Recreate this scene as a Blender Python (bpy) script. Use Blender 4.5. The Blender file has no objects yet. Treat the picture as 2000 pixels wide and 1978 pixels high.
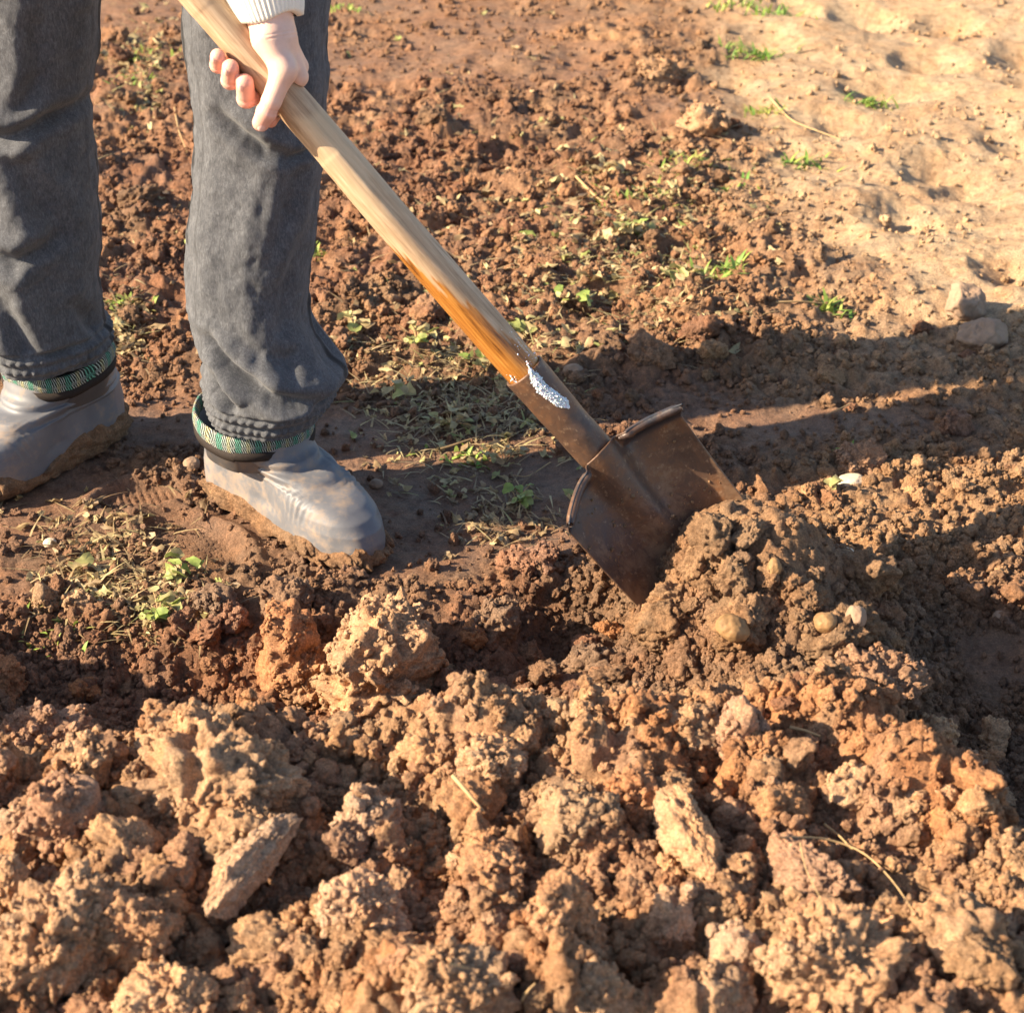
import bpy, bmesh, math, random
import numpy as np
from mathutils import Vector, Matrix, Quaternion
from math import radians as R

random.seed(7)
rng = np.random.default_rng(7)
sc = bpy.context.scene
COL = sc.collection

# ------------------------------------------------------------------ camera
CAM_H, PITCH, LENS = 1.2, R(30), 64.0
cd = bpy.data.cameras.new('camera')
cam = bpy.data.objects.new('camera', cd); COL.objects.link(cam)
cam.location = (0, 0, CAM_H); cam.rotation_euler = (R(90) - PITCH, 0, 0)
cd.lens = LENS; cd.sensor_width = 36; cd.sensor_fit = 'HORIZONTAL'
cd.clip_start = 0.05; cd.clip_end = 500
cd.dof.use_dof = True; cd.dof.focus_distance = 2.22; cd.dof.aperture_fstop = 9.0
sc.camera = cam
# ------------------------------------------------------------------ light
SUN_EL = R(29)
SAZ = (-0.976, -0.218)
SDIR = Vector((SAZ[0] * math.cos(SUN_EL), SAZ[1] * math.cos(SUN_EL), math.sin(SUN_EL))).normalized()
w = bpy.data.worlds.new('World'); sc.world = w; w.use_nodes = True
wn = w.node_tree; bg = wn.nodes['Background']
sky = wn.nodes.new('ShaderNodeTexSky'); sky.sky_type = 'NISHITA'; sky.sun_disc = False
sky.sun_elevation = SUN_EL; sky.sun_rotation = math.atan2(SDIR.x, SDIR.y)
wn.links.new(sky.outputs[0], bg.inputs[0]); bg.inputs[1].default_value = 0.080
sl = bpy.data.lights.new('sun', 'SUN'); sl.energy = 5.0; sl.angle = R(0.55); sl.color = (1.0, 0.825, 0.59)
so = bpy.data.objects.new('sun', sl); COL.objects.link(so)
so.rotation_euler = SDIR.to_track_quat('Z', 'Y').to_euler(); so.location = SDIR * 20
sc.view_settings.view_transform = 'Standard'; sc.view_settings.look = 'None'
sc.view_settings.exposure = 1.60; sc.view_settings.gamma = 1.0; sc.view_settings.use_curve_mapping = False
sc.render.engine = 'CYCLES'

# ------------------------------------------------------------------ numeric helpers
F = 2000 * LENS / 36.0
CP, SP = math.cos(PITCH), math.sin(PITCH)
EYE = np.array([0, 0, CAM_H])
RIGHT, UP, FWD = np.array([1., 0, 0]), np.array([0, SP, CP]), np.array([0, CP, -SP])

def ray(u, v):
    return RIGHT * ((u - 1000) / F) + UP * ((989 - v) / F) + FWD
def at_depth(u, v, d): return EYE + ray(u, v) * d
def at_y(u, v, y):
    r = ray(u, v); return EYE + r * (y / r[1])
def at_z(u, v, z=0.0):
    r = ray(u, v); return EYE + r * ((z - CAM_H) / r[2])
def depth_of(p): return float(np.dot(np.asarray(p) - EYE, FWD))
def nrm(v):
    v = np.asarray(v, float); return v / np.linalg.norm(v)

def sstep(a, b, x):
    t = np.clip((x - a) / (b - a), 0, 1); return t * t * (3 - 2 * t)

def _hash(ix, iy, iz, seed=0):
    h = (ix.astype(np.uint32) * np.uint32(374761393) + iy.astype(np.uint32) * np.uint32(668265263)
         + iz.astype(np.uint32) * np.uint32(2147483647) + np.uint32(seed * 974711 + 12345))
    h = (h ^ (h >> np.uint32(13))) * np.uint32(1274126177)
    h = (h ^ (h >> np.uint32(16))) * np.uint32(2246822519)
    return h ^ (h >> np.uint32(15))
def _u01(h): return (h & np.uint32(0xFFFFFF)).astype(np.float32) / np.float32(16777216)

def vnoise(x, y, z=None, seed=0):
    """value noise in -1..1"""
    x = np.asarray(x, np.float32); y = np.asarray(y, np.float32)
    z = np.zeros_like(x) if z is None else np.asarray(z, np.float32)
    flat = not z.any()
    fx, fy, fz = np.floor(x), np.floor(y), np.floor(z)
    tx, ty, tz = x - fx, y - fy, z - fz
    tx = tx * tx * tx * (tx * (tx * 6 - 15) + 10); ty = ty * ty * ty * (ty * (ty * 6 - 15) + 10); tz = tz * tz * tz * (tz * (tz * 6 - 15) + 10)
    ix, iy, iz = fx.astype(np.int64), fy.astype(np.int64), fz.astype(np.int64)
    out = 0
    for k in ((0,) if flat else (0, 1)):
        wz = 1.0 if flat else (tz if k else 1 - tz)
        for j in (0, 1):
            wy = ty if j else 1 - ty
            for i in (0, 1):
                wx = tx if i else 1 - tx
                out = out + wx * wy * wz * _u01(_hash(ix + i, iy + j, iz + k, seed))
    return out * 2 - 1
def fbm(x, y, z=None, octv=4, seed=0, gain=.5):
    s, a, f, n = 0, 1.0, 1.0, 0
    for o in range(octv):
        s = s + a * vnoise(x * f, y * f, None if z is None else z * f, seed + o * 7); n += a; a *= gain; f *= 2.03
    return s / n
def worley2(x, y, seed=0):
    x = np.asarray(x, np.float32); y = np.asarray(y, np.float32)
    ix, iy = np.floor(x).astype(np.int64), np.floor(y).astype(np.int64)
    f1 = np.full(x.shape, 9., np.float32); cid = np.zeros(x.shape, np.float32); zero = np.zeros_like(ix)
    for j in (-1, 0, 1):
        for i in (-1, 0, 1):
            h = _hash(ix + i, iy + j, zero, seed)
            px = ix + i + _u01(h); py = iy + j + _u01(_hash(ix + i, iy + j, zero + 5, seed))
            d = (px - x) ** 2 + (py - y) ** 2
            m = d < f1
            f1 = np.where(m, d, f1); cid = np.where(m, _u01(_hash(ix + i, iy + j, zero + 9, seed)), cid)
    return np.sqrt(f1), cid
def worley3(p, seed=0):
    x, y, z = (p[:, k].astype(np.float32) for k in range(3))
    ix, iy, iz = (np.floor(a).astype(np.int64) for a in (x, y, z))
    f1 = np.full(x.shape, 9., np.float32)
    for k in (-1, 0, 1):
        for j in (-1, 0, 1):
            for i in (-1, 0, 1):
                a, b, c = ix + i, iy + j, iz + k
                h = _hash(a, b, c, seed)
                d = (a + _u01(h) - x) ** 2 + (b + _u01(h * np.uint32(2654435761) ^ (h >> np.uint32(7))) - y) ** 2 \
                    + (c + _u01(h * np.uint32(40503) ^ (h >> np.uint32(11))) - z) ** 2
                f1 = np.minimum(f1, d)
    return np.sqrt(f1)

def _metric(x, y, z=None):
    ax, ay = np.abs(x), np.abs(y)
    if z is None:
        return .5 * np.sqrt(x * x + y * y) + .5 * np.maximum(np.maximum(ax, ay), (ax + ay) * .74)
    az = np.abs(z)
    return .45 * np.sqrt(x * x + y * y + z * z) + .55 * np.maximum(np.maximum(np.maximum(ax, ay), az), (ax + ay + az) * .64)
def crumb3(p, seed=0):
    """lumps of uneven size grown from jittered cells, 0..~.8"""
    x, y, z = (p[:, k].astype(np.float32) for k in range(3))
    ix, iy, iz = (np.floor(a).astype(np.int64) for a in (x, y, z)); out = np.zeros(x.shape, np.float32)
    for k in (-1, 0, 1):
        for j in (-1, 0, 1):
            for i in (-1, 0, 1):
                a, b, c = ix + i, iy + j, iz + k
                h = _hash(a, b, c, seed); u2 = _u01(h * np.uint32(2654435761) ^ (h >> np.uint32(7))); u3 = _u01(h * np.uint32(40503) ^ (h >> np.uint32(11)))
                rr = .34 + .52 * _u01(h * np.uint32(97531) ^ (h >> np.uint32(9))) ** 1.5
                d = _metric(x - a - _u01(h), y - b - u2, z - c - u3)
                top = rr * (.74 + 1.5 * ((_u01(h * np.uint32(7919)) - .5) * (x - a - _u01(h)) + (u2 - .5) * (y - b - u2) + (u3 - .5) * (z - c - u3)) / rr)
                out = np.maximum(out, np.clip(np.minimum(top, 2.0 * (rr - d)), 0, 1))
    return out
def crumb2(x, y, seed=0):
    x = np.asarray(x, np.float32); y = np.asarray(y, np.float32)
    ix, iy = np.floor(x).astype(np.int64), np.floor(y).astype(np.int64); out = np.zeros(x.shape, np.float32); zero = np.zeros_like(ix)
    for j in (-1, 0, 1):
        for i in (-1, 0, 1):
            h = _hash(ix + i, iy + j, zero, seed); u2 = _u01(h * np.uint32(2654435761) ^ (h >> np.uint32(7)))
            rr = .30 + .60 * _u01(h * np.uint32(97531) ^ (h >> np.uint32(9))) ** 1.5
            an = u2 * 5.1; dx, dy = x - ix - i - _u01(h), y - iy - j - u2
            d = _metric(dx * np.cos(an) + dy * np.sin(an), (dy * np.cos(an) - dx * np.sin(an)) * 1.25)
            top = rr * (.74 + 1.3 * ((_u01(h) - .5) * dx + (u2 - .5) * dy) / rr)
            out = np.maximum(out, .5 * np.clip(np.minimum(top, 2.0 * (rr - d)), 0, 1) + .5 * rr * np.sqrt(np.maximum(0, 1 - (d / rr) ** 2)))
    return out

# ------------------------------------------------------------------ mesh helpers
def mesh_np(name, verts, faces, smooth=True):
    verts = np.asarray(verts, np.float32); faces = np.asarray(faces, np.int32)
    me = bpy.data.meshes.new(name)
    n, k = faces.shape
    me.vertices.add(len(verts)); me.vertices.foreach_set('co', verts.ravel())
    me.loops.add(n * k); me.loops.foreach_set('vertex_index', faces.ravel())
    me.polygons.add(n); me.polygons.foreach_set('loop_start', np.arange(0, n * k, k, dtype=np.int32))
    me.update(calc_edges=True)
    if smooth: me.polygons.foreach_set('use_smooth', np.ones(n, bool))
    me.validate(); return me
def add_obj(name, me, mat=None, parent=None):
    o = bpy.data.objects.new(name, me); COL.objects.link(o)
    if mat is not None and me is not None and not me.materials: me.materials.append(mat)
    if parent is not None: o.parent = parent
    return o
def empty(name, loc=(0, 0, 0)):
    o = bpy.data.objects.new(name, None); COL.objects.link(o); o.location = loc; o.empty_display_size = .05
    return o
def tag(o, label=None, cat=None, group=None, kind=None):
    for k, v in (('label', label), ('category', cat), ('group', group), ('kind', kind)):
        if v: o[k] = v
    return o
def vcol(me, name, rgba):
    a = me.attributes.new(name, 'FLOAT_COLOR', 'POINT'); a.data.foreach_set('color', np.asarray(rgba, np.float32).ravel())
def vfloat(me, name, vals):
    a = me.attributes.new(name, 'FLOAT', 'POINT'); a.data.foreach_set('value', np.asarray(vals, np.float32).ravel())
def grid_faces(nu, nv, wrap=False):
    """rows nv, columns nu; wrap joins last column to first"""
    c = np.arange(nu if wrap else nu - 1); r = np.arange(nv - 1)
    C, Rr = np.meshgrid(c, r); C2 = (C + 1) % nu
    return np.stack([Rr * nu + C, Rr * nu + C2, (Rr + 1) * nu + C2, (Rr + 1) * nu + C], -1).reshape(-1, 4)
def ico(sub):
    bm = bmesh.new(); bmesh.ops.create_icosphere(bm, subdivisions=sub, radius=1)
    v = np.array([x.co[:] for x in bm.verts]); f = np.array([[q.index for q in x.verts] for x in bm.faces]); bm.free()
    return v, f
ICO = {k: ico(k) for k in (1, 2, 3, 4, 5, 6)}
def tube(pts, rad, n=8, cap=True):
    pts = np.asarray(pts, float); m = len(pts); rad = np.broadcast_to(rad, (m,))
    t = np.gradient(pts, axis=0); t /= np.linalg.norm(t, axis=1)[:, None] + 1e-12
    ref = np.array([0, 0, 1.]) if abs(t[0][2]) < .9 else np.array([1., 0, 0])
    vs = []
    for i in range(m):
        e1 = nrm(np.cross(ref, t[i])); e2 = np.cross(t[i], e1); ref = np.cross(e1, t[i]) * -1 if False else e2 * 0 + ref
        a = np.linspace(0, 2 * np.pi, n, endpoint=False)
        vs.append(pts[i] + rad[i] * (np.cos(a)[:, None] * e1 + np.sin(a)[:, None] * e2))
    return np.concatenate(vs), grid_faces(n, m, True)
def join_arrays(lst):
    vs, fs, o = [], [], 0
    for v, f in lst: vs.append(v); fs.append(f + o); o += len(v)
    return np.concatenate(vs), np.concatenate(fs)

def surface_nets(f, origin, h):
    """numpy naive surface nets: f is a 3-d field, negative inside"""
    ins = f < 0
    n = np.array(f.shape)
    acc = np.zeros(tuple(n - 1) + (3,), np.float32); cnt = np.zeros(tuple(n - 1), np.float32)
    sl = lambda o, s: tuple(slice(o[k], o[k] + s[k]) for k in range(3))
    cs = n - 1
    corners = [(i, j, k) for i in (0, 1) for j in (0, 1) for k in (0, 1)]
    for c in corners:
        for ax in range(3):
            if c[ax]: continue
            d = list(c); d[ax] = 1
            a, b = f[sl(c, cs)], f[sl(d, cs)]
            m = (a < 0) != (b < 0)
            t = np.where(m, a / np.where(m, a - b, 1), 0)
            for q in range(3):
                acc[..., q] += np.where(m, c[q] + (t if q == ax else 0), 0)
            cnt += m
    act = cnt > 0
    idx = -np.ones(tuple(cs), np.int64); idx[act] = np.arange(act.sum())
    cell = np.argwhere(act)
    verts = (cell + acc[act] / cnt[act][:, None]) * h + origin
    quads = []
    for ax in range(3):
        b, c = [k for k in range(3) if k != ax]
        s = list(n); s[ax] -= 1
        a0 = f[tuple(slice(0, s[k]) for k in range(3))]
        o = [0, 0, 0]; o[ax] = 1
        a1 = f[sl(o, s)]
        m = (a0 < 0) != (a1 < 0)
        e = np.argwhere(m); e = e[(e[:, b] > 0) & (e[:, c] > 0) & (e[:, b] < n[b] - 1) & (e[:, c] < n[c] - 1)]
        def g(db, dc):
            q = e.copy(); q[:, b] += db; q[:, c] += dc; return idx[q[:, 0], q[:, 1], q[:, 2]]
        Q = np.stack([g(-1, -1), g(0, -1), g(0, 0), g(-1, 0)], -1)
        flip = a0[e[:, 0], e[:, 1], e[:, 2]] < 0
        if ax == 1: flip = ~flip
        Q[~flip] = Q[~flip][:, ::-1]
        quads.append(Q)
    return verts, np.concatenate(quads)
def cap_sdf(P, a, b, ra, rb):
    a, b = np.asarray(a), np.asarray(b); ab = b - a
    t = np.clip(((P - a) @ ab) / (ab @ ab), 0, 1)
    return np.linalg.norm(P - a - t[..., None] * ab, axis=-1) - (ra + (rb - ra) * t)
def smin(a, b, k):
    h = np.clip(.5 + .5 * (b - a) / k, 0, 1); return b + (a - b) * h - k * h * (1 - h)

# ------------------------------------------------------------------ materials
def new_mat(name):
    m = bpy.data.materials.new(name); m.use_nodes = True
    nt = m.node_tree; b = nt.nodes['Principled BSDF']
    return m, nt, b
def nd(nt, t, **kw):
    n = nt.nodes.new(t)
    for k, v in kw.items(): setattr(n, k, v)
    return n
def noise(nt, scale, detail=4, rough=.6, vec=None, dist=0.0):
    n = nd(nt, 'ShaderNodeTexNoise'); n.inputs['Scale'].default_value = scale; n.inputs['Detail'].default_value = detail
    n.inputs['Roughness'].default_value = rough; n.inputs['Distortion'].default_value = dist
    if vec is not None: nt.links.new(vec, n.inputs['Vector'])
    return n
def ramp(nt, fac, stops):
    r = nd(nt, 'ShaderNodeValToRGB'); nt.links.new(fac, r.inputs[0]); e = r.color_ramp.elements
    while len(e) < len(stops): e.new(.5)
    for q, (p, c) in zip(e, stops): q.position = p; q.color = (*c, 1) if len(c) == 3 else c
    return r
def mixc(nt, fac, a, b, mode='MIX'):
    m = nd(nt, 'ShaderNodeMix', data_type='RGBA', blend_type=mode)
    for sock, v in ((m.inputs[0], fac), (m.inputs[6], a), (m.inputs[7], b)):
        if isinstance(v, (int, float)): sock.default_value = v
        elif isinstance(v, (tuple, list)): sock.default_value = (*v, 1) if len(v) == 3 else v
        else: nt.links.new(v, sock)
    return m.outputs[2]
def math_n(nt, op, a, b=0.0, c=None):
    m = nd(nt, 'ShaderNodeMath', operation=op)
    for i, v in enumerate((a, b, c)):
        if v is None: continue
        if isinstance(v, (int, float)): m.inputs[i].default_value = v
        else: nt.links.new(v, m.inputs[i])
    return m.outputs[0]
def bump(nt, b, height, strength, dist):
    n = nd(nt, 'ShaderNodeBump'); n.inputs['Strength'].default_value = strength; n.inputs['Distance'].default_value = dist
    nt.links.new(height, n.inputs['Height']); nt.links.new(n.outputs[0], b.inputs['Normal']); return n
def coords(nt, kind='Object'):
    return nd(nt, 'ShaderNodeTexCoord').outputs[kind]
def position(nt): return nd(nt, 'ShaderNodeNewGeometry').outputs['Position']

def soil_material(name, use_obj_color, wet_attr=True):
    m, nt, b = new_mat(name)
    if use_obj_color == 'INST':
        at = nd(nt, 'ShaderNodeAttribute', attribute_name='soil', attribute_type='INSTANCER'); base = at.outputs['Color']; vec = vec2 = position(nt)
    elif use_obj_color:
        base = nd(nt, 'ShaderNodeObjectInfo').outputs['Color']; vec = coords(nt)
        vec2 = position(nt)
    else:
        at = nd(nt, 'ShaderNodeAttribute', attribute_name='soil'); base = at.outputs['Color']; vec = vec2 = position(nt)
    n1 = noise(nt, 55, 6, .7, vec2)
    v1 = ramp(nt, n1.outputs['Fac'], [(.28, (.50, .43, .38)), (.5, (1, 1, 1)), (.75, (1.40, 1.34, 1.24))])
    c = mixc(nt, 1.0, base, v1.outputs[0], 'MULTIPLY')
    n2 = noise(nt, 420, 4, .7, vec2)
    v2 = ramp(nt, n2.outputs['Fac'], [(.3, (.48, .45, .42)), (.52, (1.0, 1.0, 1.0)), (.72, (1.75, 1.68, 1.6))])
    c = mixc(nt, .8, c, v2.outputs[0], 'MULTIPLY')
    n4 = noise(nt, 14, 3, .6, vec2)
    hue = ramp(nt, n4.outputs['Fac'], [(.38, (.97, 1.0, 1.02)), (.62, (1.07, .97, .86))])
    c = mixc(nt, .9, c, hue.outputs[0], 'MULTIPLY')
    nt.links.new(c, b.inputs['Base Color'])
    b.inputs['Specular IOR Level'].default_value = .32
    if not use_obj_color:
        rr = math_n(nt, 'MULTIPLY_ADD', at.outputs['Alpha'], -.50, .93); nt.links.new(rr, b.inputs['Roughness'])
    else: b.inputs['Roughness'].default_value = .88
    n3 = noise(nt, 260, 6, .75, vec2)
    n6 = noise(nt, 95, 5, .7, vec2)
    hb_ = math_n(nt, 'ADD', math_n(nt, 'MULTIPLY', n3.outputs['Fac'], .6), math_n(nt, 'MULTIPLY', n6.outputs['Fac'], .7))
    bump(nt, b, hb_, .95, .0085)
    return m
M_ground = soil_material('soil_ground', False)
M_clod = soil_material('soil_clod', True)
M_crumb = soil_material('soil_crumb', 'INST')

def fabric():
    m, nt, b = new_mat('heather_fabric')
    v = coords(nt)
    mp = nd(nt, 'ShaderNodeMapping'); mp.inputs['Scale'].default_value = (1, 1, .35); nt.links.new(v, mp.inputs[0])
    n1 = noise(nt, 420, 5, .75, mp.outputs[0], .8); n2 = noise(nt, 45, 4, .6, v)
    f = math_n(nt, 'ADD', math_n(nt, 'MULTIPLY', n1.outputs['Fac'], .75), math_n(nt, 'MULTIPLY', n2.outputs['Fac'], .25))
    r = ramp(nt, f, [(.34, (.040, .042, .047)), (.5, (.078, .081, .091)), (.68, (.150, .154, .167))])
    at = nd(nt, 'ShaderNodeAttribute', attribute_name='stripe')
    nt.links.new(mixc(nt, at.outputs['Fac'], r.outputs[0], (.016, .016, .018)), b.inputs['Base Color']); b.inputs['Roughness'].default_value = .92
    b.inputs['Sheen Weight'].default_value = .12; b.inputs['Specular IOR Level'].default_value = .2
    n3 = noise(nt, 900, 3, .7, v); bump(nt, b, n3.outputs['Fac'], .35, .002)
    return m
M_fabric = fabric()
def plain(name, col, rough=.8, spec=.3, nscale=None, namp=.3, bscale=None, bdist=.002, bstr=.4, metal=0):
    m, nt, b = new_mat(name); b.inputs['Roughness'].default_value = rough; b.inputs['Specular IOR Level'].default_value = spec
    b.inputs['Metallic'].default_value = metal
    v = coords(nt)
    if nscale:
        n = noise(nt, nscale, 5, .65, v)
        lo, hi = [c * (1 - namp) for c in col], [min(1, c * (1 + namp)) for c in col]
        r = ramp(nt, n.outputs['Fac'], [(.3, lo), (.7, hi)]); nt.links.new(r.outputs[0], b.inputs['Base Color'])
    else: b.inputs['Base Color'].default_value = (*col, 1)
    if bscale:
        n = noise(nt, bscale, 5, .7, v); bump(nt, b, n.outputs['Fac'], bstr, bdist)
    return m
M_seam = plain('dark_seam', (.018, .018, .02), .9)
M_inside = plain('boot_inside', (.012, .011, .011), .95)
M_binding = plain('dark_binding', (.022, .015, .012), .8, nscale=300)
M_knit = plain('cream_knit', (.84, .80, .70), .9, .2, nscale=250, namp=.06, bscale=900, bdist=.001)
M_mud = soil_material('mud_crust', True)
def rubber():
    m, nt, b = new_mat('grey_rubber'); v = coords(nt)
    n1 = noise(nt, 11, 5, .6, v); n2 = noise(nt, 60, 6, .7, v)
    base = ramp(nt, n1.outputs['Fac'], [(.3, (.100, .103, .118)), (.7, (.165, .167, .182))])
    f = math_n(nt, 'ADD', math_n(nt, 'MULTIPLY', n1.outputs['Fac'], .55), math_n(nt, 'MULTIPLY', n2.outputs['Fac'], .45))
    mud = ramp(nt, f, [(.50, (0, 0, 0)), (.62, (1, 1, 1))])
    c = mixc(nt, math_n(nt, 'MULTIPLY', mud.outputs[0], .62), base.outputs[0], (.34, .24, .16)); nt.links.new(c, b.inputs['Base Color'])
    rr = ramp(nt, mud.outputs[0], [(0, (.52, .52, .52)), (1, (.82, .82, .82))]); nt.links.new(rr.outputs[0], b.inputs['Roughness'])
    b.inputs['Specular IOR Level'].default_value = .5
    bump(nt, b, n2.outputs['Fac'], .12, .003)
    return m
M_rubber = rubber()
def plaid():
    m, nt, b = new_mat('plaid_lining')
    at = nd(nt, 'ShaderNodeAttribute', attribute_name='plaid'); sx = nd(nt, 'ShaderNodeSeparateXYZ'); nt.links.new(at.outputs['Vector'], sx.inputs[0])
    u, v = sx.outputs[0], sx.outputs[1]
    fu = math_n(nt, 'FRACT', math_n(nt, 'MULTIPLY', u, 17)); fv = math_n(nt, 'FRACT', math_n(nt, 'MULTIPLY', v, 2.2))
    tw = math_n(nt, 'GREATER_THAN', math_n(nt, 'FRACT', math_n(nt, 'ADD', math_n(nt, 'MULTIPLY', math_n(nt, 'ADD', u, math_n(nt, 'MULTIPLY', noise(nt, 60, 2, .5, coords(nt)).outputs['Fac'], .012)), 150), math_n(nt, 'MULTIPLY', v, 7))), .66)
    green = math_n(nt, 'LESS_THAN', fu, .30)
    cream = math_n(nt, 'MULTIPLY', math_n(nt, 'GREATER_THAN', fu, .56), math_n(nt, 'LESS_THAN', fu, .74))
    c = mixc(nt, tw, (.015, .016, .016), (.50, .52, .49))
    c = mixc(nt, math_n(nt, 'MULTIPLY', green, .85), c, mixc(nt, tw, (.015, .055, .04), (.10, .42, .30)))
    c = mixc(nt, math_n(nt, 'MULTIPLY', cream, .85), c, mixc(nt, tw, (.12, .10, .04), (.62, .56, .34)))
    hb = math_n(nt, 'LESS_THAN', fv, .30)
    c = mixc(nt, math_n(nt, 'MULTIPLY', hb, .25), c, mixc(nt, tw, (.01, .01, .01), (.12, .42, .32)))
    nz = noise(nt, 500, 3, .6, coords(nt)); nr = ramp(nt, nz.outputs['Fac'], [(.3, (.6, .6, .6)), (.7, (1.2, 1.2, 1.2))])
    c = mixc(nt, 1.0, c, nr.outputs[0], 'MULTIPLY')
    nt.links.new(c, b.inputs['Base Color']); b.inputs['Roughness'].default_value = .95
    bump(nt, b, nz.outputs['Fac'], .5, .002)
    return m
M_plaid = plaid()
def skin():
    m, nt, b = new_mat('skin')
    at = nd(nt, 'ShaderNodeAttribute', attribute_name='red')
    n = noise(nt, 90, 4, .6, coords(nt))
    c = mixc(nt, at.outputs['Fac'], (.74, .50, .40), (.72, .30, .23))
    v = ramp(nt, n.outputs['Fac'], [(.3, (.93, .90, .88)), (.7, (1.05, 1.03, 1.03))])
    nt.links.new(mixc(nt, 1.0, c, v.outputs[0], 'MULTIPLY'), b.inputs['Base Color'])
    b.inputs['Roughness'].default_value = .5; b.inputs['Subsurface Weight'].default_value = .12
    b.inputs['Subsurface Radius'].default_value = (1, .35, .2); b.inputs['Subsurface Scale'].default_value = .006
    n2 = noise(nt, 420, 5, .7, coords(nt)); bump(nt, b, n2.outputs['Fac'], .28, .0015)
    return m
M_skin = skin()
M_nail = plain('fingernail', (.80, .50, .43), .32, .5)
def wood():
    m, nt, b = new_mat('handle_wood')
    at = nd(nt, 'ShaderNodeAttribute', attribute_name='wood'); sx = nd(nt, 'ShaderNodeSeparateXYZ'); nt.links.new(at.outputs['Vector'], sx.inputs[0])
    wet = sx.outputs[0]; cut = sx.outputs[1]
    gv = nd(nt, 'ShaderNodeAttribute', attribute_name='grain').outputs['Vector']
    mp = nd(nt, 'ShaderNodeMapping'); mp.inputs['Scale'].default_value = (14, 260, 260); nt.links.new(gv, mp.inputs[0])
    n1 = noise(nt, 1, 6, .7, mp.outputs[0], .6)
    mp2 = nd(nt, 'ShaderNodeMapping'); mp2.inputs['Scale'].default_value = (9, 40, 40); nt.links.new(gv, mp2.inputs[0])
    n2 = noise(nt, 1, 4, .6, mp2.outputs[0], .8)
    dry = ramp(nt, n1.outputs['Fac'], [(.28, (.25, .165, .100)), (.45, (.46, .325, .205)), (.68, (.60, .455, .31))])
    blotch = ramp(nt, n2.outputs['Fac'], [(.3, (.74, .66, .58)), (.6, (1.06, 1.04, 1.02))])
    dc = mixc(nt, 1.0, dry.outputs[0], blotch.outputs[0], 'MULTIPLY')
    dc = mixc(nt, math_n(nt, 'MULTIPLY', cut, .55), dc, (.66, .48, .29))
    wc = ramp(nt, n1.outputs['Fac'], [(.30, (.085, .030, .010)), (.48, (.36, .140, .026)), (.72, (.56, .26, .06))])
    nt.links.new(mixc(nt, wet, dc, wc.outputs[0]), b.inputs['Base Color'])
    rr = math_n(nt, 'MULTIPLY_ADD', wet, -.42, .66); nt.links.new(rr, b.inputs['Roughness'])
    bump(nt, b, n1.outputs['Fac'], .45, .002)
    return m
M_wood = wood()
def rust():
    m, nt, b = new_mat('rusty_steel'); v = coords(nt)
    n1 = noise(nt, 22, 6, .7, v, .5); n2 = noise(nt, 130, 5, .7, v); n3 = noise(nt, 7, 3, .5, v)
    c = ramp(nt, n1.outputs['Fac'], [(.25, (.058, .038, .032)), (.48, (.105, .060, .040)), (.62, (.165, .080, .040)), (.78, (.26, .105, .036))])
    d = ramp(nt, n2.outputs['Fac'], [(.58, (0, 0, 0)), (.70, (1, 1, 1))])
    col = mixc(nt, math_n(nt, 'MULTIPLY', d.outputs[0], .55), c.outputs[0], (.40, .27, .17))
    at = nd(nt, 'ShaderNodeAttribute', attribute_name='worn')
    sa = nd(nt, 'ShaderNodeAttribute', attribute_name='soiled'); n5 = noise(nt, 38, 6, .72, v, .4)
    sf = math_n(nt, 'ADD', n5.outputs['Fac'], math_n(nt, 'MULTIPLY_ADD', sa.outputs['Fac'], .30, -.13))
    sm = ramp(nt, sf, [(.47, (0, 0, 0)), (.60, (1, 1, 1))])
    col = mixc(nt, math_n(nt, 'MULTIPLY', sm.outputs[0], .7), col, (.235, .145, .085))
    worn = math_n(nt, 'MULTIPLY', at.outputs['Fac'], 1.0)
    col = mixc(nt, worn, col, (.022, .027, .038)); nt.links.new(col, b.inputs['Base Color'])
    b.inputs['Metallic'].default_value = .25
    rr = ramp(nt, n1.outputs['Fac'], [(.3, (.30, .30, .30)), (.7, (.60, .60, .60))]); nt.links.new(rr.outputs[0], b.inputs['Roughness'])
    bump(nt, b, n2.outputs['Fac'], .35, .002)
    return m
M_rust = rust()
def snow_mat():
    m, nt, b = new_mat('wet_snow'); b.inputs['Base Color'].default_value = (.84, .84, .87, 1); b.inputs['Roughness'].default_value = .18
    b.inputs['IOR'].default_value = 1.31
    b.inputs['Subsurface Weight'].default_value = .3; b.inputs['Subsurface Scale'].default_value = .003
    return m
M_snow = snow_mat()
def leaf_mat(name, cols):
    m, nt, b = new_mat(name); at = nd(nt, 'ShaderNodeAttribute', attribute_name='leafid')
    r = ramp(nt, at.outputs['Fac'], cols)
    n = noise(nt, 120, 4, .6, coords(nt)); q = ramp(nt, n.outputs['Fac'], [(.3, (.65, .65, .65)), (.7, (1.25, 1.25, 1.2))])
    nt.links.new(mixc(nt, 1.0, r.outputs[0], q.outputs[0], 'MULTIPLY'), b.inputs['Base Color']); b.inputs['Roughness'].default_value = .6
    tr = nd(nt, 'ShaderNodeBsdfTranslucent'); nt.links.new(r.outputs[0], tr.inputs[0])
    mx = nd(nt, 'ShaderNodeMixShader'); mx.inputs[0].default_value = .25
    nt.links.new(b.outputs[0], mx.inputs[1]); nt.links.new(tr.outputs[0], mx.inputs[2])
    nt.links.new(mx.outputs[0], nt.nodes['Material Output'].inputs[0])
    return m
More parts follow.
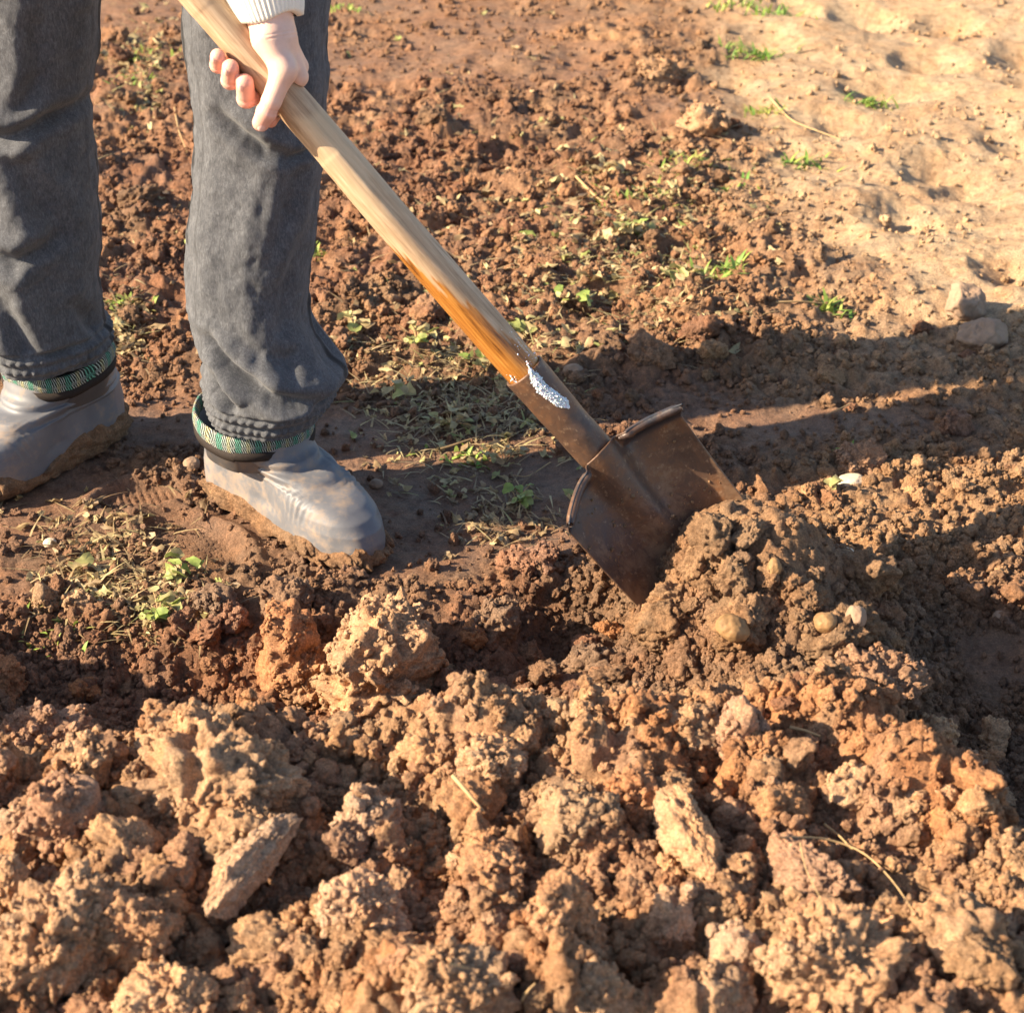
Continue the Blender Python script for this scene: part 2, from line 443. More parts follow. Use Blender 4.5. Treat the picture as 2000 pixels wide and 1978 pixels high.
M_litter = leaf_mat('withered_leaf', [(0, (.20, .13, .075)), (.3, (.40, .28, .15)), (.6, (.52, .42, .22)), (.8, (.36, .36, .13)), (1, (.26, .34, .08))])
M_grass = leaf_mat('grass_blade', [(0, (.42, .38, .12)), (.35, (.30, .38, .07)), (1, (.17, .33, .06))])
M_straw = plain('dry_straw', (.42, .28, .135), .7, nscale=60, namp=.25)
M_pebble_ochre = plain('ochre_pebble', (.27, .155, .068), .68, .3, nscale=45, namp=.5, bscale=90)
M_stone = plain('stone', (.30, .20, .135), .85, .25, nscale=30, namp=.3, bscale=120, bdist=.004)
M_white_stone = plain('pale_stone', (.58, .47, .34), .6, .4, nscale=50, namp=.25, bscale=150)

# ------------------------------------------------------------------ key positions from the photograph
def ankle(u, v): return at_z(u, v, .120)
A_R = ankle(515, 846); A_L = ankle(97, 730)
D_R = nrm([.73, -.68, 0]); D_L = nrm([-.62, -.78, 0])
T_TIP = at_z(1450, 1217, -.015)
P_SH = at_depth(569, 199, depth_of(T_TIP) - .235)
AX = nrm(T_TIP - P_SH)
SH = {'blade': .285, 'socket': .128}
C_SH = T_TIP - AX * SH['blade']
pl, pr = ray(1090, 1013), ray(1312, 782)
# width direction: perpendicular to the shaft, ends on the two shoulder rays
def on_plane(r): return EYE + r * (np.dot(C_SH - EYE, AX) / np.dot(r, AX))
WL, WR = on_plane(pl), on_plane(pr)
_wimg = nrm(ray(1312, 782) * 2.2 - ray(1090, 1013) * 2.1)
# choose depth offset so that the direction is square to the shaft
_w2 = RIGHT * (222 / F * 2.1) + UP * (231 / F * 2.1)
_t = -np.dot(AX, _w2) / np.dot(AX, FWD)
WV = nrm(_w2 + FWD * _t)
WIDTH = np.linalg.norm(_w2 + FWD * _t)
NV = nrm(np.cross(WV, AX))
if np.dot(NV, FWD) > 0: NV = -NV
print('shovel axis', AX, 'width', WIDTH, 'dirs', WV, NV, 'n.sun', float(np.dot(NV, np.array(SDIR))), 'P', P_SH)

# ------------------------------------------------------------------ terrain
def gauss(x, y, cx, cy, rx, ry, p=2.0): return np.exp(-(((x - cx) / rx) ** 2 + ((y - cy) / ry) ** 2) ** (p / 2))
FOOT = [(at_z(380, 1058), D_R * np.array([1, 1, 0]), .085, .042), (at_z(275, 968), nrm([.9, .35, 0]), .055, .04)]
def masks(x, y):
    wob = fbm(x * 3.1, y * 3.1, octv=3, seed=3) * .10
    edge = 1.545 + .05 * np.sin(x * 5 + .6) + wob * .6
    m = sstep(edge + .10, edge - .12, y)
    xe = .415 + (1.65 - y) * .22 + wob * .5
    mr = sstep(xe + .07, xe - .05, x)
    mound = m * mr
    sand = sstep(.34, .62, x - (2.9 - y) * .04 + wob * 1.6) * sstep(2.40, 2.75, y + wob)
    sand = np.maximum(sand, sstep(4.5, 5.2, y + wob * 3) * .6)
    mud = gauss(x, y, -.22, 2.18, .36, .21, 3) + gauss(x, y, .05, 2.08, .20, .13, 3) + gauss(x, y, -.55, 2.2, .26, .2, 3) + gauss(x, y, -.15, 1.945, .10, .055, 3)
    mud = np.clip(mud * 1.25 + wob * 2, 0, 1)
    mud = np.maximum(mud, np.clip(gauss(x, y, .42, 2.33, .26, .085, 1.6) * 1.15 + fbm(x * 14, y * 14, octv=3, seed=81) * .5 - .1, 0, 1))
    mud = np.maximum(mud, np.clip(gauss(x, y, .60, 1.80, .07, .06, 3) * 1.2, 0, 1))
    mud = mud * (1 - .9 * gauss(x, y, -.475, 2.20, .10, .055, 3)) * (1 - .8 * gauss(x, y, -.40, 2.09, .05, .03))
    flat = np.clip(gauss(x, y, -.52, 1.93, .26, .11, 3) * 1.3, 0, 1)
    red = sstep(2.45, 2.75, y + wob) * (1 - sand) * sstep(4.9, 3.9, y + wob * 2)
    sm = sstep(.02, .26, fbm(x * 2.1 + 5, y * 3.0, octv=3, seed=85)) * sstep(2.5, 2.8, y) * (1 - sand)
    mud = np.maximum(mud, .62 * sm)
    return mound, sand, mud, flat, red, wob
def height(x, y, fine=True):
    mound, sand, mud, flat, red, wob = masks(x, y)
    z = .125 * mound
    lump = fbm(x * 6.5, y * 6.5, octv=3, seed=11)
    z = z + lump * (.030 * mound + .006)
    # valley behind the crest, dug hole, heap, trench
    z = z - .045 * gauss(x, y, -.38, 1.70, .40, .075)
    z = z - .075 * gauss(x, y, .09, 1.80, .10, .075, 3) * (1 - mound)
    z = z + .150 * gauss(x, y, .275, 1.80, .135, .125, 2.4)
    z = z + .055 * gauss(x, y, .335, 1.66, .10, .07)
    z = z - .065 * gauss(x, y, .57, 1.62, .11, .30, 3) * (1 - mound)
    z = z + .20 * gauss(x, y, -.80, 1.60, .14, .16)
    z = z + .015 * gauss(x, y, -.1, 1.80, .35, .07) * (1 + lump)
    # far clods country
    z = z + red * (.020 * fbm(x * 7, y * 7, octv=3, seed=21) + .010) + sand * .03 * fbm(x * 3.2, y * 3.2, octv=2, seed=22)
    z = z + .03 * sstep(2.8, 6, y)
    for (c, d, l, wd) in FOOT:
        e = (x - c[0]) * d[0] + (y - c[1]) * d[1]; q = -(x - c[0]) * d[1] + (y - c[1]) * d[0]
        k = np.clip(1.5 * np.exp(-((e / l) ** 2 + (q / wd) ** 2) ** 2), 0, 1)
        z = z * (1 - .8 * k) - .012 * k + (.0019 * np.sin(e * 2 * np.pi / .0095 + q * 25)) * k * fine
        rim = np.exp(-((np.sqrt((e / l) ** 2 + (q / wd) ** 2) - 1.25) / .22) ** 2); z = z + .009 * rim
    if fine:
        cr = np.clip(1.0 - .88 * mud - .55 * sstep(3.5, 4.4, y + wob * 3) - .74 * sand - .55 * flat, .06, 1)
        for (c, d, l, wd) in FOOT:
            e = (x - c[0]) * d[0] + (y - c[1]) * d[1]; q = -(x - c[0]) * d[1] + (y - c[1]) * d[0]
            cr = cr * (1 - .95 * np.clip(1.5 * np.exp(-((e / l) ** 2 + (q / wd) ** 2) ** 2), 0, 1))
        wx = x + .016 * fbm(x * 26, y * 26, octv=3, seed=31); wy = y + .016 * fbm(x * 26, y * 26, octv=3, seed=32)
        b1, b2, b3 = crumb2(wx * 15, wy * 15, 41), crumb2(wx * 38 + 7, wy * 38, 42), crumb2(wx * 88, wy * 88 + 3, 43)
        mr_ = .35 + .65 * np.maximum(mound, red)
        b0 = crumb2(wx * 8.5 + 3, wy * 8.5, 45)
        z = z + mound * (.040 * b0 - .016) + cr * (.034 * b1 * mr_ + .0165 * b2 + .0070 * b3 - .012) * (1 - .35 * red)
        z = z + cr * mr_ * .010 * (1 - np.abs(fbm(x * 22, y * 22, octv=4, seed=54)) * 2.6)
        z = z + (1 - cr) * .0035 * fbm(x * 40, y * 40, octv=4, seed=51) + cr * .004 * fbm(x * 70, y * 70, octv=2, seed=52)
        # dents trodden into the pale sand
        ds, cs_ = worley2(x * 4.2 + wob * 3, y * 4.2, 44)
        z = z - sand * .050 * np.clip(.42 - ds, 0, 1) * 2.0 * (cs_ > .35) + sand * .006 * fbm(x * 18, y * 18, octv=3, seed=53)
    return z
PAL = {'red': (.235, .120, .072), 'brown': (.21, .125, .075), 'tan': (.42, .252, .140), 'orange': (.37, .172, .076),
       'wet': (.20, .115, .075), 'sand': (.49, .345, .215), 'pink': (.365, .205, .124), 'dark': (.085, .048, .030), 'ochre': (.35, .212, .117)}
PAL = {k: np.array(v) for k, v in PAL.items()}
def albedo(x, y):
    mound, sand, mud, flat, red, wob = masks(x, y)
    def mx(c, k, m): return c * (1 - m[..., None]) + PAL[k] * m[..., None]
    n1 = fbm(x * 5, y * 5, octv=3, seed=61); n2 = fbm(x * 14, y * 14, octv=3, seed=62); n3 = fbm(x * 30, y * 30, octv=2, seed=63)
    c = np.broadcast_to(PAL['brown'], x.shape + (3,)).copy()
    c = mx(c, 'red', sstep(-.1, .25, n1) * .6)
    right = sstep(.28, .45, x + n1 * .1) * sstep(1.85, 2.0, y) * sstep(2.9, 2.4, y)
    c = mx(c, 'ochre', right * .85)
    c = mx(c, 'red', red * sstep(-.35, .15, n1 + .25) * .85)
    c = mx(c, 'tan', red * sstep(.05, .40, n2) * .40)
    c = mx(c, 'ochre', red * sstep(-.2, .5, x + n1 * .6) * .5)
    c = mx(c, 'ochre', sstep(3.3, 4.5, y + n1 * 1.2) * (1 - sand) * .35)
    c = mx(c, 'tan', mound * .85)
    c = mx(c, 'pink', mound * sstep(-.05, .3, n2) * .7)
    c = mx(c, 'orange', mound * sstep(.10, .45, n1 + n3 * .5) * .70)
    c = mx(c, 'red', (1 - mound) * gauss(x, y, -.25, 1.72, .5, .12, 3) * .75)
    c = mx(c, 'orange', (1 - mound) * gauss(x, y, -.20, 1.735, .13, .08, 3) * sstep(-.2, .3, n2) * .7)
    c = mx(c, 'wet', mud * .85)
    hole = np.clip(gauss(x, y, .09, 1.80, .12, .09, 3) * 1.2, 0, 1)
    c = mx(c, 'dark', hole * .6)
    heap = np.clip(gauss(x, y, .275, 1.82, .17, .14, 3) * 1.2, 0, 1) * (1 - mound)
    c = mx(c, 'ochre', heap * .45)
    tr = np.clip(gauss(x, y, .58, 1.65, .13, .26, 3) * 1.1, 0, 1) * (1 - mound)
    c = mx(c, 'brown', tr * .6)
    c = mx(c, 'sand', sand * (.75 + .25 * sstep(-.3, .3, n2)))
    wet = np.clip(mud * (.55 + .6 * n2) + hole * .35 + tr * .25 * mud, 0, 1)
    return np.concatenate([np.clip(c, .01, 1), wet[..., None]], -1)

def build_ground():
    # rows spaced with distance so that near soil has the finer mesh; the sheet runs on to the horizon
    vs = np.arange(2260, -60, -3.6)
    ang = PITCH + np.arctan((vs - 989) / F)
    Y = (CAM_H - .10 * sstep(1.7, 1.4, CAM_H / np.tan(ang))) / np.tan(ang)
    Y = np.sort(Y)
    near = np.concatenate([np.linspace(-12, Y[0] - .03, 26)])
    far = Y[-1] + .05 * 1.28 ** np.arange(1, 32); far = far[far < 220]
    YY = np.concatenate([near, Y, far])
    U = np.arange(-460, 2461, 4.1); s = (U - 1000) / F
    ext = s[-1] + .02 * 1.45 ** np.arange(1, 22)
    S = np.concatenate([-ext[::-1], s, ext])
    wd = np.maximum(np.abs(YY) * CP + CAM_H * SP, 1.2)
    wd = np.where(YY < Y[0], Y[0] * CP + CAM_H * SP, wd)
    X = S[None, :] * wd[:, None]; YG = np.broadcast_to(YY[:, None], X.shape)
    Z = height(X.ravel(), YG.ravel()).reshape(X.shape)
    v = np.stack([X, YG, Z], -1).reshape(-1, 3)
    me = mesh_np('ground', v, grid_faces(len(S), len(YY)))
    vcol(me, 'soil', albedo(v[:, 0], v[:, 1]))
    o = add_obj('ground', me, M_ground); tag(o, kind='structure'); return o
build_ground()

GX0, GY0, GS = -1.75, .80, .0045
_gx = GX0 + GS * np.arange(int(3.5 / GS)); _gy = GY0 + GS * np.arange(int(4.6 / GS))
_GX, _GY = np.meshgrid(_gx, _gy)
GRID = [height(_GX.ravel(), _GY.ravel(), k).reshape(_GX.shape) for k in (False, True)]
def _lut(k, x, y):
    fx = min(max((x - GX0) / GS, 0), len(_gx) - 1.001); fy = min(max((y - GY0) / GS, 0), len(_gy) - 1.001)
    i, j = int(fx), int(fy); a, b = fx - i, fy - j; g = GRID[k]
    return float((g[j, i] * (1 - a) + g[j, i + 1] * a) * (1 - b) + (g[j + 1, i] * (1 - a) + g[j + 1, i + 1] * a) * b)
def hz(x, y): return _lut(0, x, y)
def hzf(x, y): return _lut(1, x, y)
def ground_px(u, v, lift=0.0):
    z = 0.0
    for i in range(14):
        p = at_z(u, v, z); z = .5 * z + .5 * (hz(p[0], p[1]) + lift)
    return at_z(u, v, z)

# ------------------------------------------------------------------ soil clods
def clod_arrays(sub, seed, shape=(1, 1, 1), facets=6, crumb=.10, cell=.22, pointed=0.0, low=.28):
    d, f = ICO[sub]; q = np.random.default_rng(seed)
    o = q.uniform(-50, 50, 3)
    r = 1 + low * fbm(d[:, 0] * 1.4 + o[0], d[:, 1] * 1.4 + o[1], d[:, 2] * 1.4 + o[2], 3, seed)
    for k in range(facets):
        n = nrm(q.normal(size=3)); off = q.uniform(.62, .92)
        dn = d @ n; lim = np.where(dn > .05, off / np.maximum(dn, .05), 99)
        r = np.minimum(r, lim) * .95 + r * .05
    if pointed: r = r * (1 + pointed * np.clip(d[:, 2], 0, 1) ** 3) * (1 - .25 * pointed * np.clip(1 - np.abs(d[:, 2] - .4), 0, 1) * (d[:, 2] > .2))
    p = d * r[:, None] * np.asarray(shape)
    g = (p + o)
    msk = .25 + .75 * sstep(-.22, .15, fbm(g[:, 0] * 1.7, g[:, 1] * 1.7, g[:, 2] * 1.7, 2, seed + 5))
    gw = g + .13 * np.stack([fbm(g[:, 0] * 3.5, g[:, 1] * 3.5, g[:, 2] * 3.5, 3, seed + k) for k in (1, 2, 3)], -1)
    disp = crumb * 2.1 * (crumb3(gw / cell, seed) - .25) * msk
    if sub >= 4: disp = disp + crumb * 1.15 * (crumb3(gw / (cell * .46) + 3.3, seed + 1) - .2) * (.35 + .65 * msk)
    if sub >= 5: disp = disp + crumb * .85 * (crumb3(gw / (cell * .22) + 7.7, seed + 2) - .2)
    rg = 1 - np.abs(fbm(g[:, 0] * 2.1, g[:, 1] * 2.1, g[:, 2] * 2.1, 4, seed + 9)) * 3
    disp = disp + .06 * rg - .09 * sstep(.56, .74, fbm(g[:, 0] * 2.6, g[:, 1] * 2.6, g[:, 2] * 2.6, 3, seed + 11) * .5 + .5)
    return p + d * disp[:, None], f
def rotm(q): return np.array(Quaternion(q).normalized().to_matrix())
def yaw_tilt(yaw, tx=0, ty=0):
    return np.array((Matrix.Rotation(yaw, 3, 'Z') @ Matrix.Rotation(tx, 3, 'X') @ Matrix.Rotation(ty, 3, 'Y')))

# u, v, half width, half height (photo pixels), palette key, shape, label, extras
HERO = [
 (745, 1292, 118, 105, 'tan+', 'point', 'large pale pointed clod standing highest on the far edge of the dug heap', 6),
 (572, 1262, 75, 75, 'orange', 'point', 'rust orange jagged clod just left of the large pale pointed clod', 5),
 (598, 1335, 46, 40, 'orange+', 'round', 'small light orange lump below the rust orange jagged clod', 4),
 (415, 1490, 165, 78, 'tan', 'round', 'widest low rounded tan clod on the left of the front heap', 6),
 (12, 1318, 38, 48, 'orange', 'round', 'orange clod cut by the left picture edge above the dark valley', 4),
 (70, 1440, 105, 60, 'pink', 'round', 'wide brownish pink clod at the left end of the heap crest', 5),
 (178, 1478, 55, 50, 'tan', 'round', 'knobbly tan clod between the brownish pink one and the widest tan one', 4),
 (130, 1590, 80, 62, 'pink', 'point', 'dull pink clod with a smooth shaded face near the left edge', 5),
 (25, 1715, 36, 75, 'tan+', 'round', 'tall pale clod cut by the left picture edge lower down', 5),
 (120, 1790, 120, 85, 'tan', 'round', 'large crumb covered clod in the lower left of the heap', 6),
 (260, 1790, 85, 80, 'orange+', 'round', 'orange tinged clod right of the large lower left clod', 5),
 (700, 1765, 88, 82, 'pale', 'facet', 'pale pinkish grey clod with smooth flat sides in the front middle', 6),
 (890, 1900, 100, 80, 'tan', 'round', 'round crumb crusted clod at the bottom with a straw across it', 6),
 (1095, 1800, 75, 105, 'orange+', 'point', 'tall orange brown clod with a narrow peak at the bottom middle', 6),
 (1150, 1915, 78, 55, 'tan', 'round', 'rough tan clod at the foot of the tall orange brown peak', 5),
 (1120, 1590, 62, 75, 'ochre', 'round', 'knobbly ochre clod right of the dry stub in the heap', 5),
 (1235, 1545, 66, 52, 'orange', 'round', 'bright orange lump beside the knobbly ochre clod', 5),
 (1315, 1790, 45, 62, 'pale', 'round', 'upright pitted clod below the long slanting clod', 5),
 (1435, 1850, 58, 48, 'pale', 'facet', 'small clod with one bright flat face left of the broad clod', 4),
 (1610, 1850, 140, 92, 'tan', 'round', 'broad tan clod in the lower right of the heap', 6),
 (1395, 1925, 78, 58, 'tan', 'round', 'bobbly round clod at the bottom edge left of the broad clod', 5),
 (1352, 1415, 58, 48, 'ochre', 'round', 'yellowish crumbly clod under the dug spadeful', 5),
 (1440, 1425, 44, 62, 'pink', 'point', 'upright pink clod next to the yellowish crumbly clod', 5),
 (1700, 1325, 105, 55, 'red+', 'round', 'broad red brown hump of clay right of the spadeful', 6),
 (1662, 1525, 56, 42, 'tan+', 'facet', 'flat topped pale clod on the right slope of the heap', 5),
 (1765, 1560, 50, 36, 'tan', 'round', 'tan clod sitting lower right of the flat topped pale clod', 5),
 (1810, 1430, 60, 40, 'tan+', 'round', 'bright crumbly clod on the right rim of the heap', 5),
 (557, 1160, 46, 52, 'brown', 'round', 'round dark brown clod standing alone below the grey boot', 5),
 (425, 1168, 42, 34, 'brown', 'round', 'dark brown clod left of the round one below the boot', 4),
 (455, 1200, 34, 28, 'red', 'round', 'small red brown clod in front of the dark brown pair', 4),
 (152, 1172, 30, 27, 'ochre', 'round', 'small ochre clod on the leafy ground, right of its twin', 4),
 (88, 1170, 24, 24, 'ochre', 'point', 'small ochre clod on the leafy ground, left of its twin', 4),
 (968, 1205, 46, 56, 'brown', 'round', 'brown clod left of the hole behind the shovel blade', 5),
 (1028, 1088, 58, 34, 'red', 'round', 'fine grained reddish clod near the left corner of the blade', 5),
 (1150, 1290, 60, 40, 'brown', 'round', 'shaded brown clod in front of the hole', 5),
 (1680, 890, 42, 34, 'red+', 'round', 'ragged brown clod standing behind the pale stone', 5),
 (1868, 820, 33, 28, 'red', 'round', 'dark red clod lying in the leg shadow at right', 4),
 (1285, 140, 42, 34, 'ochre', 'round', 'pale ochre clod far back at the edge of the sandy ground', 4),
 (1370, 235, 48, 36, 'tan', 'round', 'blurred tan clod at the edge of the sandy ground', 4),
 (950, 1470, 70, 45, 'tan', 'round', 'tan clod in the middle of the heap above the dry stub', 5),
 (720, 1590, 62, 55, 'pale', 'round', 'pale knobbly clod left of the dry stub', 5),
 (470, 1610, 72, 52, 'ochre', 'round', 'ochre clod under the right end of the widest tan clod', 5),
 (1010, 1390, 85, 45, 'tan', 'round', 'crumbly tan clod on the crest in the middle of the heap', 5),
 (345, 1935, 105, 62, 'tan+', 'round', 'pale crumbly clod at the bottom edge left of middle', 6),
 (1870, 1800, 90, 70, 'tan', 'round', 'low tan clod at the right edge near the bottom', 5),
 (960, 1680, 70, 50, 'orange+', 'round', 'orange brown clod behind the round straw crossed clod', 5),
]
EXTRA = {'tan+': PAL['tan'] * 1.18, 'orange+': PAL['orange'] * .55 + PAL['tan'] * .5, 'pale': np.array([.46, .29, .182]),
         'red+': PAL['red'] * .6 + PAL['tan'] * .35}
def pal(k): return PAL[k] if k in PAL else EXTRA[k]
SHAPES = {'round': dict(facets=8, crumb=.14, cell=.34, low=.42), 'point': dict(facets=9, crumb=.10, cell=.30, pointed=.6, low=.4), 'facet': dict(facets=13, crumb=.06, cell=.28, low=.3)}
def put_clod(me, loc, scale, rot, color, label=None, group=None, name='soil_clod'):
    o = bpy.data.objects.new(name, me); COL.objects.link(o)
    o.matrix_world = Matrix.LocRotScale(Vector(loc), Matrix(rot).to_quaternion(), Vector(scale))
    o.color = (*[float(c) for c in color], 1)
    tag(o, label, 'soil clod', group); return o
HERO_XY = []; SURF = []
for i, (u, v, hw, hh, ck, sh, label, sub) in enumerate(HERO):
    if v > 1250 and sub < 5: sub = 5
    p = ground_px(u, v + .55 * hh); s = depth_of(p) / F
    rx = hw * s; rz = hh * s / .92
    ry = (rx + rz) * .5
    vv, ff = clod_arrays(sub, 100 + i, shape=(1, ry / rx, .95 * rz / rx), **SHAPES[sh])
    ext = np.abs(vv).max(0) * 1.0; ex = np.array([np.percentile(np.abs(vv[:, k]), 97) for k in range(3)])
    vv = vv / ex[0] * rx
    me = mesh_np('soil_clod', vv, ff); me.materials.append(M_clod)
    o_ = put_clod(me, (p[0], p[1], p[2] + .27 * rz), (1, 1, 1), yaw_tilt(random.uniform(-.4, .4), random.uniform(-.15, .15), random.uniform(-.2, .2)), (pal(ck) * 1.10 + .022) * random.uniform(.95, 1.10), label)
    HERO_XY.append((p[0], p[1], max(rx, ry))); SURF.append((o_, vv))
# long slanting clods given by their two ends
for k, (u1, v1, u2, v2, hw, ck, label) in enumerate([
        (405, 1830, 560, 1660, 42, 'pale', 'long narrow clod slanting up to the right in the front heap'),
        (1300, 1590, 1385, 1760, 52, 'tan+', 'long slanting pale clod with a broken lower end'),
        (1500, 1700, 1640, 1790, 50, 'pink', 'cracked pinkish slab lying under the dry roots')]):
    a, b = ground_px(u1, v1), ground_px(u2, v2); a[2] += .025; b[2] += .03
    L = np.linalg.norm(b - a) / 2; r = hw * depth_of(a) / F
    vv, ff = clod_arrays(6, 300 + k, shape=(L / r, 1, 1), facets=7, crumb=.10, cell=.34, low=.35)
    ex = np.array([np.percentile(np.abs(vv[:, q]), 97) for q in range(3)]); vv = vv / ex[0] * L * 1.05
    ex1 = nrm(b - a); ey = nrm(np.cross([0, 0, 1], ex1)); ez = np.cross(ex1, ey)
    me = mesh_np('soil_clod', vv, ff); me.materials.append(M_clod)
    put_clod(me, (a + b) / 2, (1, 1, 1), np.stack([ex1, ey, ez], 1), pal(ck) * 1.10 + .02, label)
    HERO_XY.append((*((a + b) / 2)[:2], r))
# clods that nothing tells apart, nearest and largest first
PROTO = []
for k in range(14):
    vv, ff = clod_arrays(5, 500 + k, shape=(1, random.uniform(.75, 1), random.uniform(.65, .9)), facets=random.choice((6, 9, 13)), crumb=.15, cell=.44, low=.45)
    me = mesh_np('soil_clod', vv, ff); me.materials.append(M_clod); PROTO.append(me)
def where(u, v):
    if v > 1420: return 'near the widest tan clod' if u < 650 else 'around the dry plant stub' if u < 1230 else 'around the dry roots'
    if v < 735: return 'seen between the two legs' if u < 500 else 'at the far top' if v < 250 else 'just right of the nearer leg' if u < 950 else 'toward the sandy ground'
    return 'left of the orange clod' if u < 560 else 'around the hole' if u < 1250 else 'near the red brown hump'
WORD = {'tan': 'tan', 'pink': 'pinkish brown', 'tan+': 'light tan', 'orange+': 'orange tan', 'pale': 'pale', 'ochre': 'ochre', 'red': 'dark red', 'brown': 'dark brown', 'orange': 'rust orange', 'red+': 'reddish tan'}
def scatter_clods(n, us, vs, size, label, group, cols, power=2.2, sink=.25, reject=1.15, test=None):
    done, tries = 0, 0
    while done < n and tries < n * 30:
        tries += 1
        u, v = random.uniform(*us), random.uniform(*vs)
        p = ground_px(u, v)
        if test is not None and not test(p[0], p[1], u, v): continue
        r = size[0] + (size[1] - size[0]) * random.random() ** power
        if any((p[0] - a) ** 2 + (p[1] - b) ** 2 < (c * .75 + r * .5) ** 2 for a, b, c in HERO_XY): continue
        HERO_XY.append((p[0], p[1], r * reject * .8))
        ck = random.choice(cols); c = pal(ck) * random.uniform(.9, 1.12)
        put_clod(random.choice(PROTO), (p[0], p[1], hzf(p[0], p[1]) + r * (.45 - sink)), (r, r * random.uniform(.8, 1.1), r * random.uniform(.75, 1.05)),
                 yaw_tilt(random.uniform(0, 6.28), random.uniform(-.5, .5), random.uniform(-.5, .5)), c, label.replace('COL', WORD[ck]).replace('WHERE', where(u, v)), group); done += 1
def far_from_feet(x, y, u, v):
    return not (180 < u < 1160 and 740 < v < 1060 and not (v > 1020)) and not (v < 1110 and 230 < u < 480) and not (u < 300 and v < 1000)
scatter_clods(72, (0, 2000), (1420, 1990), (.012, .034), 'small COL soil lump of the front heap WHERE', 'small lumps of the front heap',
              ['tan', 'pink', 'tan+', 'orange+', 'pale', 'ochre'])
scatter_clods(40, (0, 1750), (1200, 1420), (.010, .028), 'small COL lump between heap and trodden ground, WHERE', 'lumps between heap and trodden ground',
              ['red', 'brown', 'red', 'orange', 'red+'], test=far_from_feet)
scatter_clods(52, (200, 1500), (60, 720), (.014, .042), 'COL clod on the turned ground behind, WHERE', 'clods of the turned ground behind',
              ['red', 'red', 'brown', 'red+'], power=2.0, test=lambda x, y, u, v: masks(np.array([x]), np.array([y]))[1][0] < .5)
scatter_clods(15, (1150, 2000), (640, 800), (.010, .026), 'small COL lump along the upper edge of the leg shadow', 'lumps along the shadow edge',
              ['red', 'brown', 'ochre'])
scatter_clods(14, (1560, 1990), (880, 1120), (.008, .020), 'small COL lump on the sunlit patch right of the spadeful', 'lumps on the sunlit patch',
              ['ochre', 'tan', 'red+'])

# the spadeful: crumbly lumps heaped against the blade
def heap_clods(n):
    for k in range(n):
        u = random.uniform(1270, 1740); v = random.uniform(1000, 1290)
        if v < 1000 + abs(u - 1480) * .55: continue
        if u < 1290 + (1226 - v) * .15 and v < 1226: continue
        p = ground_px(u, v); r = .012 + .024 * random.random() ** 1.6
        c = (PAL['ochre'] * .55 + PAL['brown'] * .4) * random.uniform(.8, 1.15)
        put_clod(random.choice(PROTO), (p[0], p[1], hzf(p[0], p[1]) + r * .25), (r, r * random.uniform(.8, 1.1), r * random.uniform(.8, 1.1)),
                 yaw_tilt(random.uniform(0, 6.28), random.uniform(-.6, .6), random.uniform(-.6, .6)), c,
                 'crumbly brown lump ' + ('near the top of the spadeful' if v < 1090 else 'of the spadeful touching the blade edge' if u < 1380 else 'on the right flank of the spadeful' if u > 1600 else 'low on the front of the spadeful'), 'lumps of the dug spadeful')
heap_clods(75)

# crumbs nobody could count: instanced by geometry nodes
def crumb_protos(name, sub, n, seed, crumb, cell):
    c = bpy.data.collections.new(name)
    for k in range(n):
        q = np.random.default_rng(seed + k)
        vv, ff = clod_arrays(sub, seed + k, shape=(1, q.uniform(.6, 1), q.uniform(.55, .95)), facets=int(q.integers(3, 9)), crumb=crumb, cell=cell, low=.55)
        me = mesh_np('crumb', vv, ff); me.materials.append(M_crumb); c.objects.link(bpy.data.objects.new('crumb', me))
    return c
def gn_scatter(name, pts, scl, soil, coll, seed):
    q = np.random.default_rng(seed); n = len(pts)
    me = bpy.data.meshes.new(name); me.vertices.add(n); me.vertices.foreach_set('co', np.asarray(pts, np.float32).ravel())
    vcol(me, 'soil', soil); vfloat(me, 'scl', scl)
    a = me.attributes.new('rot', 'FLOAT_VECTOR', 'POINT'); a.data.foreach_set('vector', q.uniform(0, 6.28, (n, 3)).astype(np.float32).ravel())
    a = me.attributes.new('idx', 'INT', 'POINT'); a.data.foreach_set('value', q.integers(0, 1000, n).astype(np.int32))
    o = add_obj(name, me); ng = bpy.data.node_groups.new(name, 'GeometryNodeTree')
    ng.interface.new_socket('Geometry', in_out='INPUT', socket_type='NodeSocketGeometry'); ng.interface.new_socket('Geometry', in_out='OUTPUT', socket_type='NodeSocketGeometry')
    gi, go = ng.nodes.new('NodeGroupInput'), ng.nodes.new('NodeGroupOutput')
    ci = ng.nodes.new('GeometryNodeCollectionInfo'); ci.inputs['Collection'].default_value = coll
    ci.inputs['Separate Children'].default_value = True; ci.inputs['Reset Children'].default_value = True
    ip = ng.nodes.new('GeometryNodeInstanceOnPoints'); ip.inputs['Pick Instance'].default_value = True
    def at(nm, ty):
        x = ng.nodes.new('GeometryNodeInputNamedAttribute'); x.data_type = ty; x.inputs[0].default_value = nm; return x.outputs[0]
    L = ng.links.new
    L(gi.outputs[0], ip.inputs['Points']); L(ci.outputs[0], ip.inputs['Instance']); L(at('idx', 'INT'), ip.inputs['Instance Index'])
    L(at('rot', 'FLOAT_VECTOR'), ip.inputs['Rotation']); L(at('scl', 'FLOAT'), ip.inputs['Scale']); L(ip.outputs[0], go.inputs[0])
    md = o.modifiers.new('scatter', 'NODES'); md.node_group = ng; return o
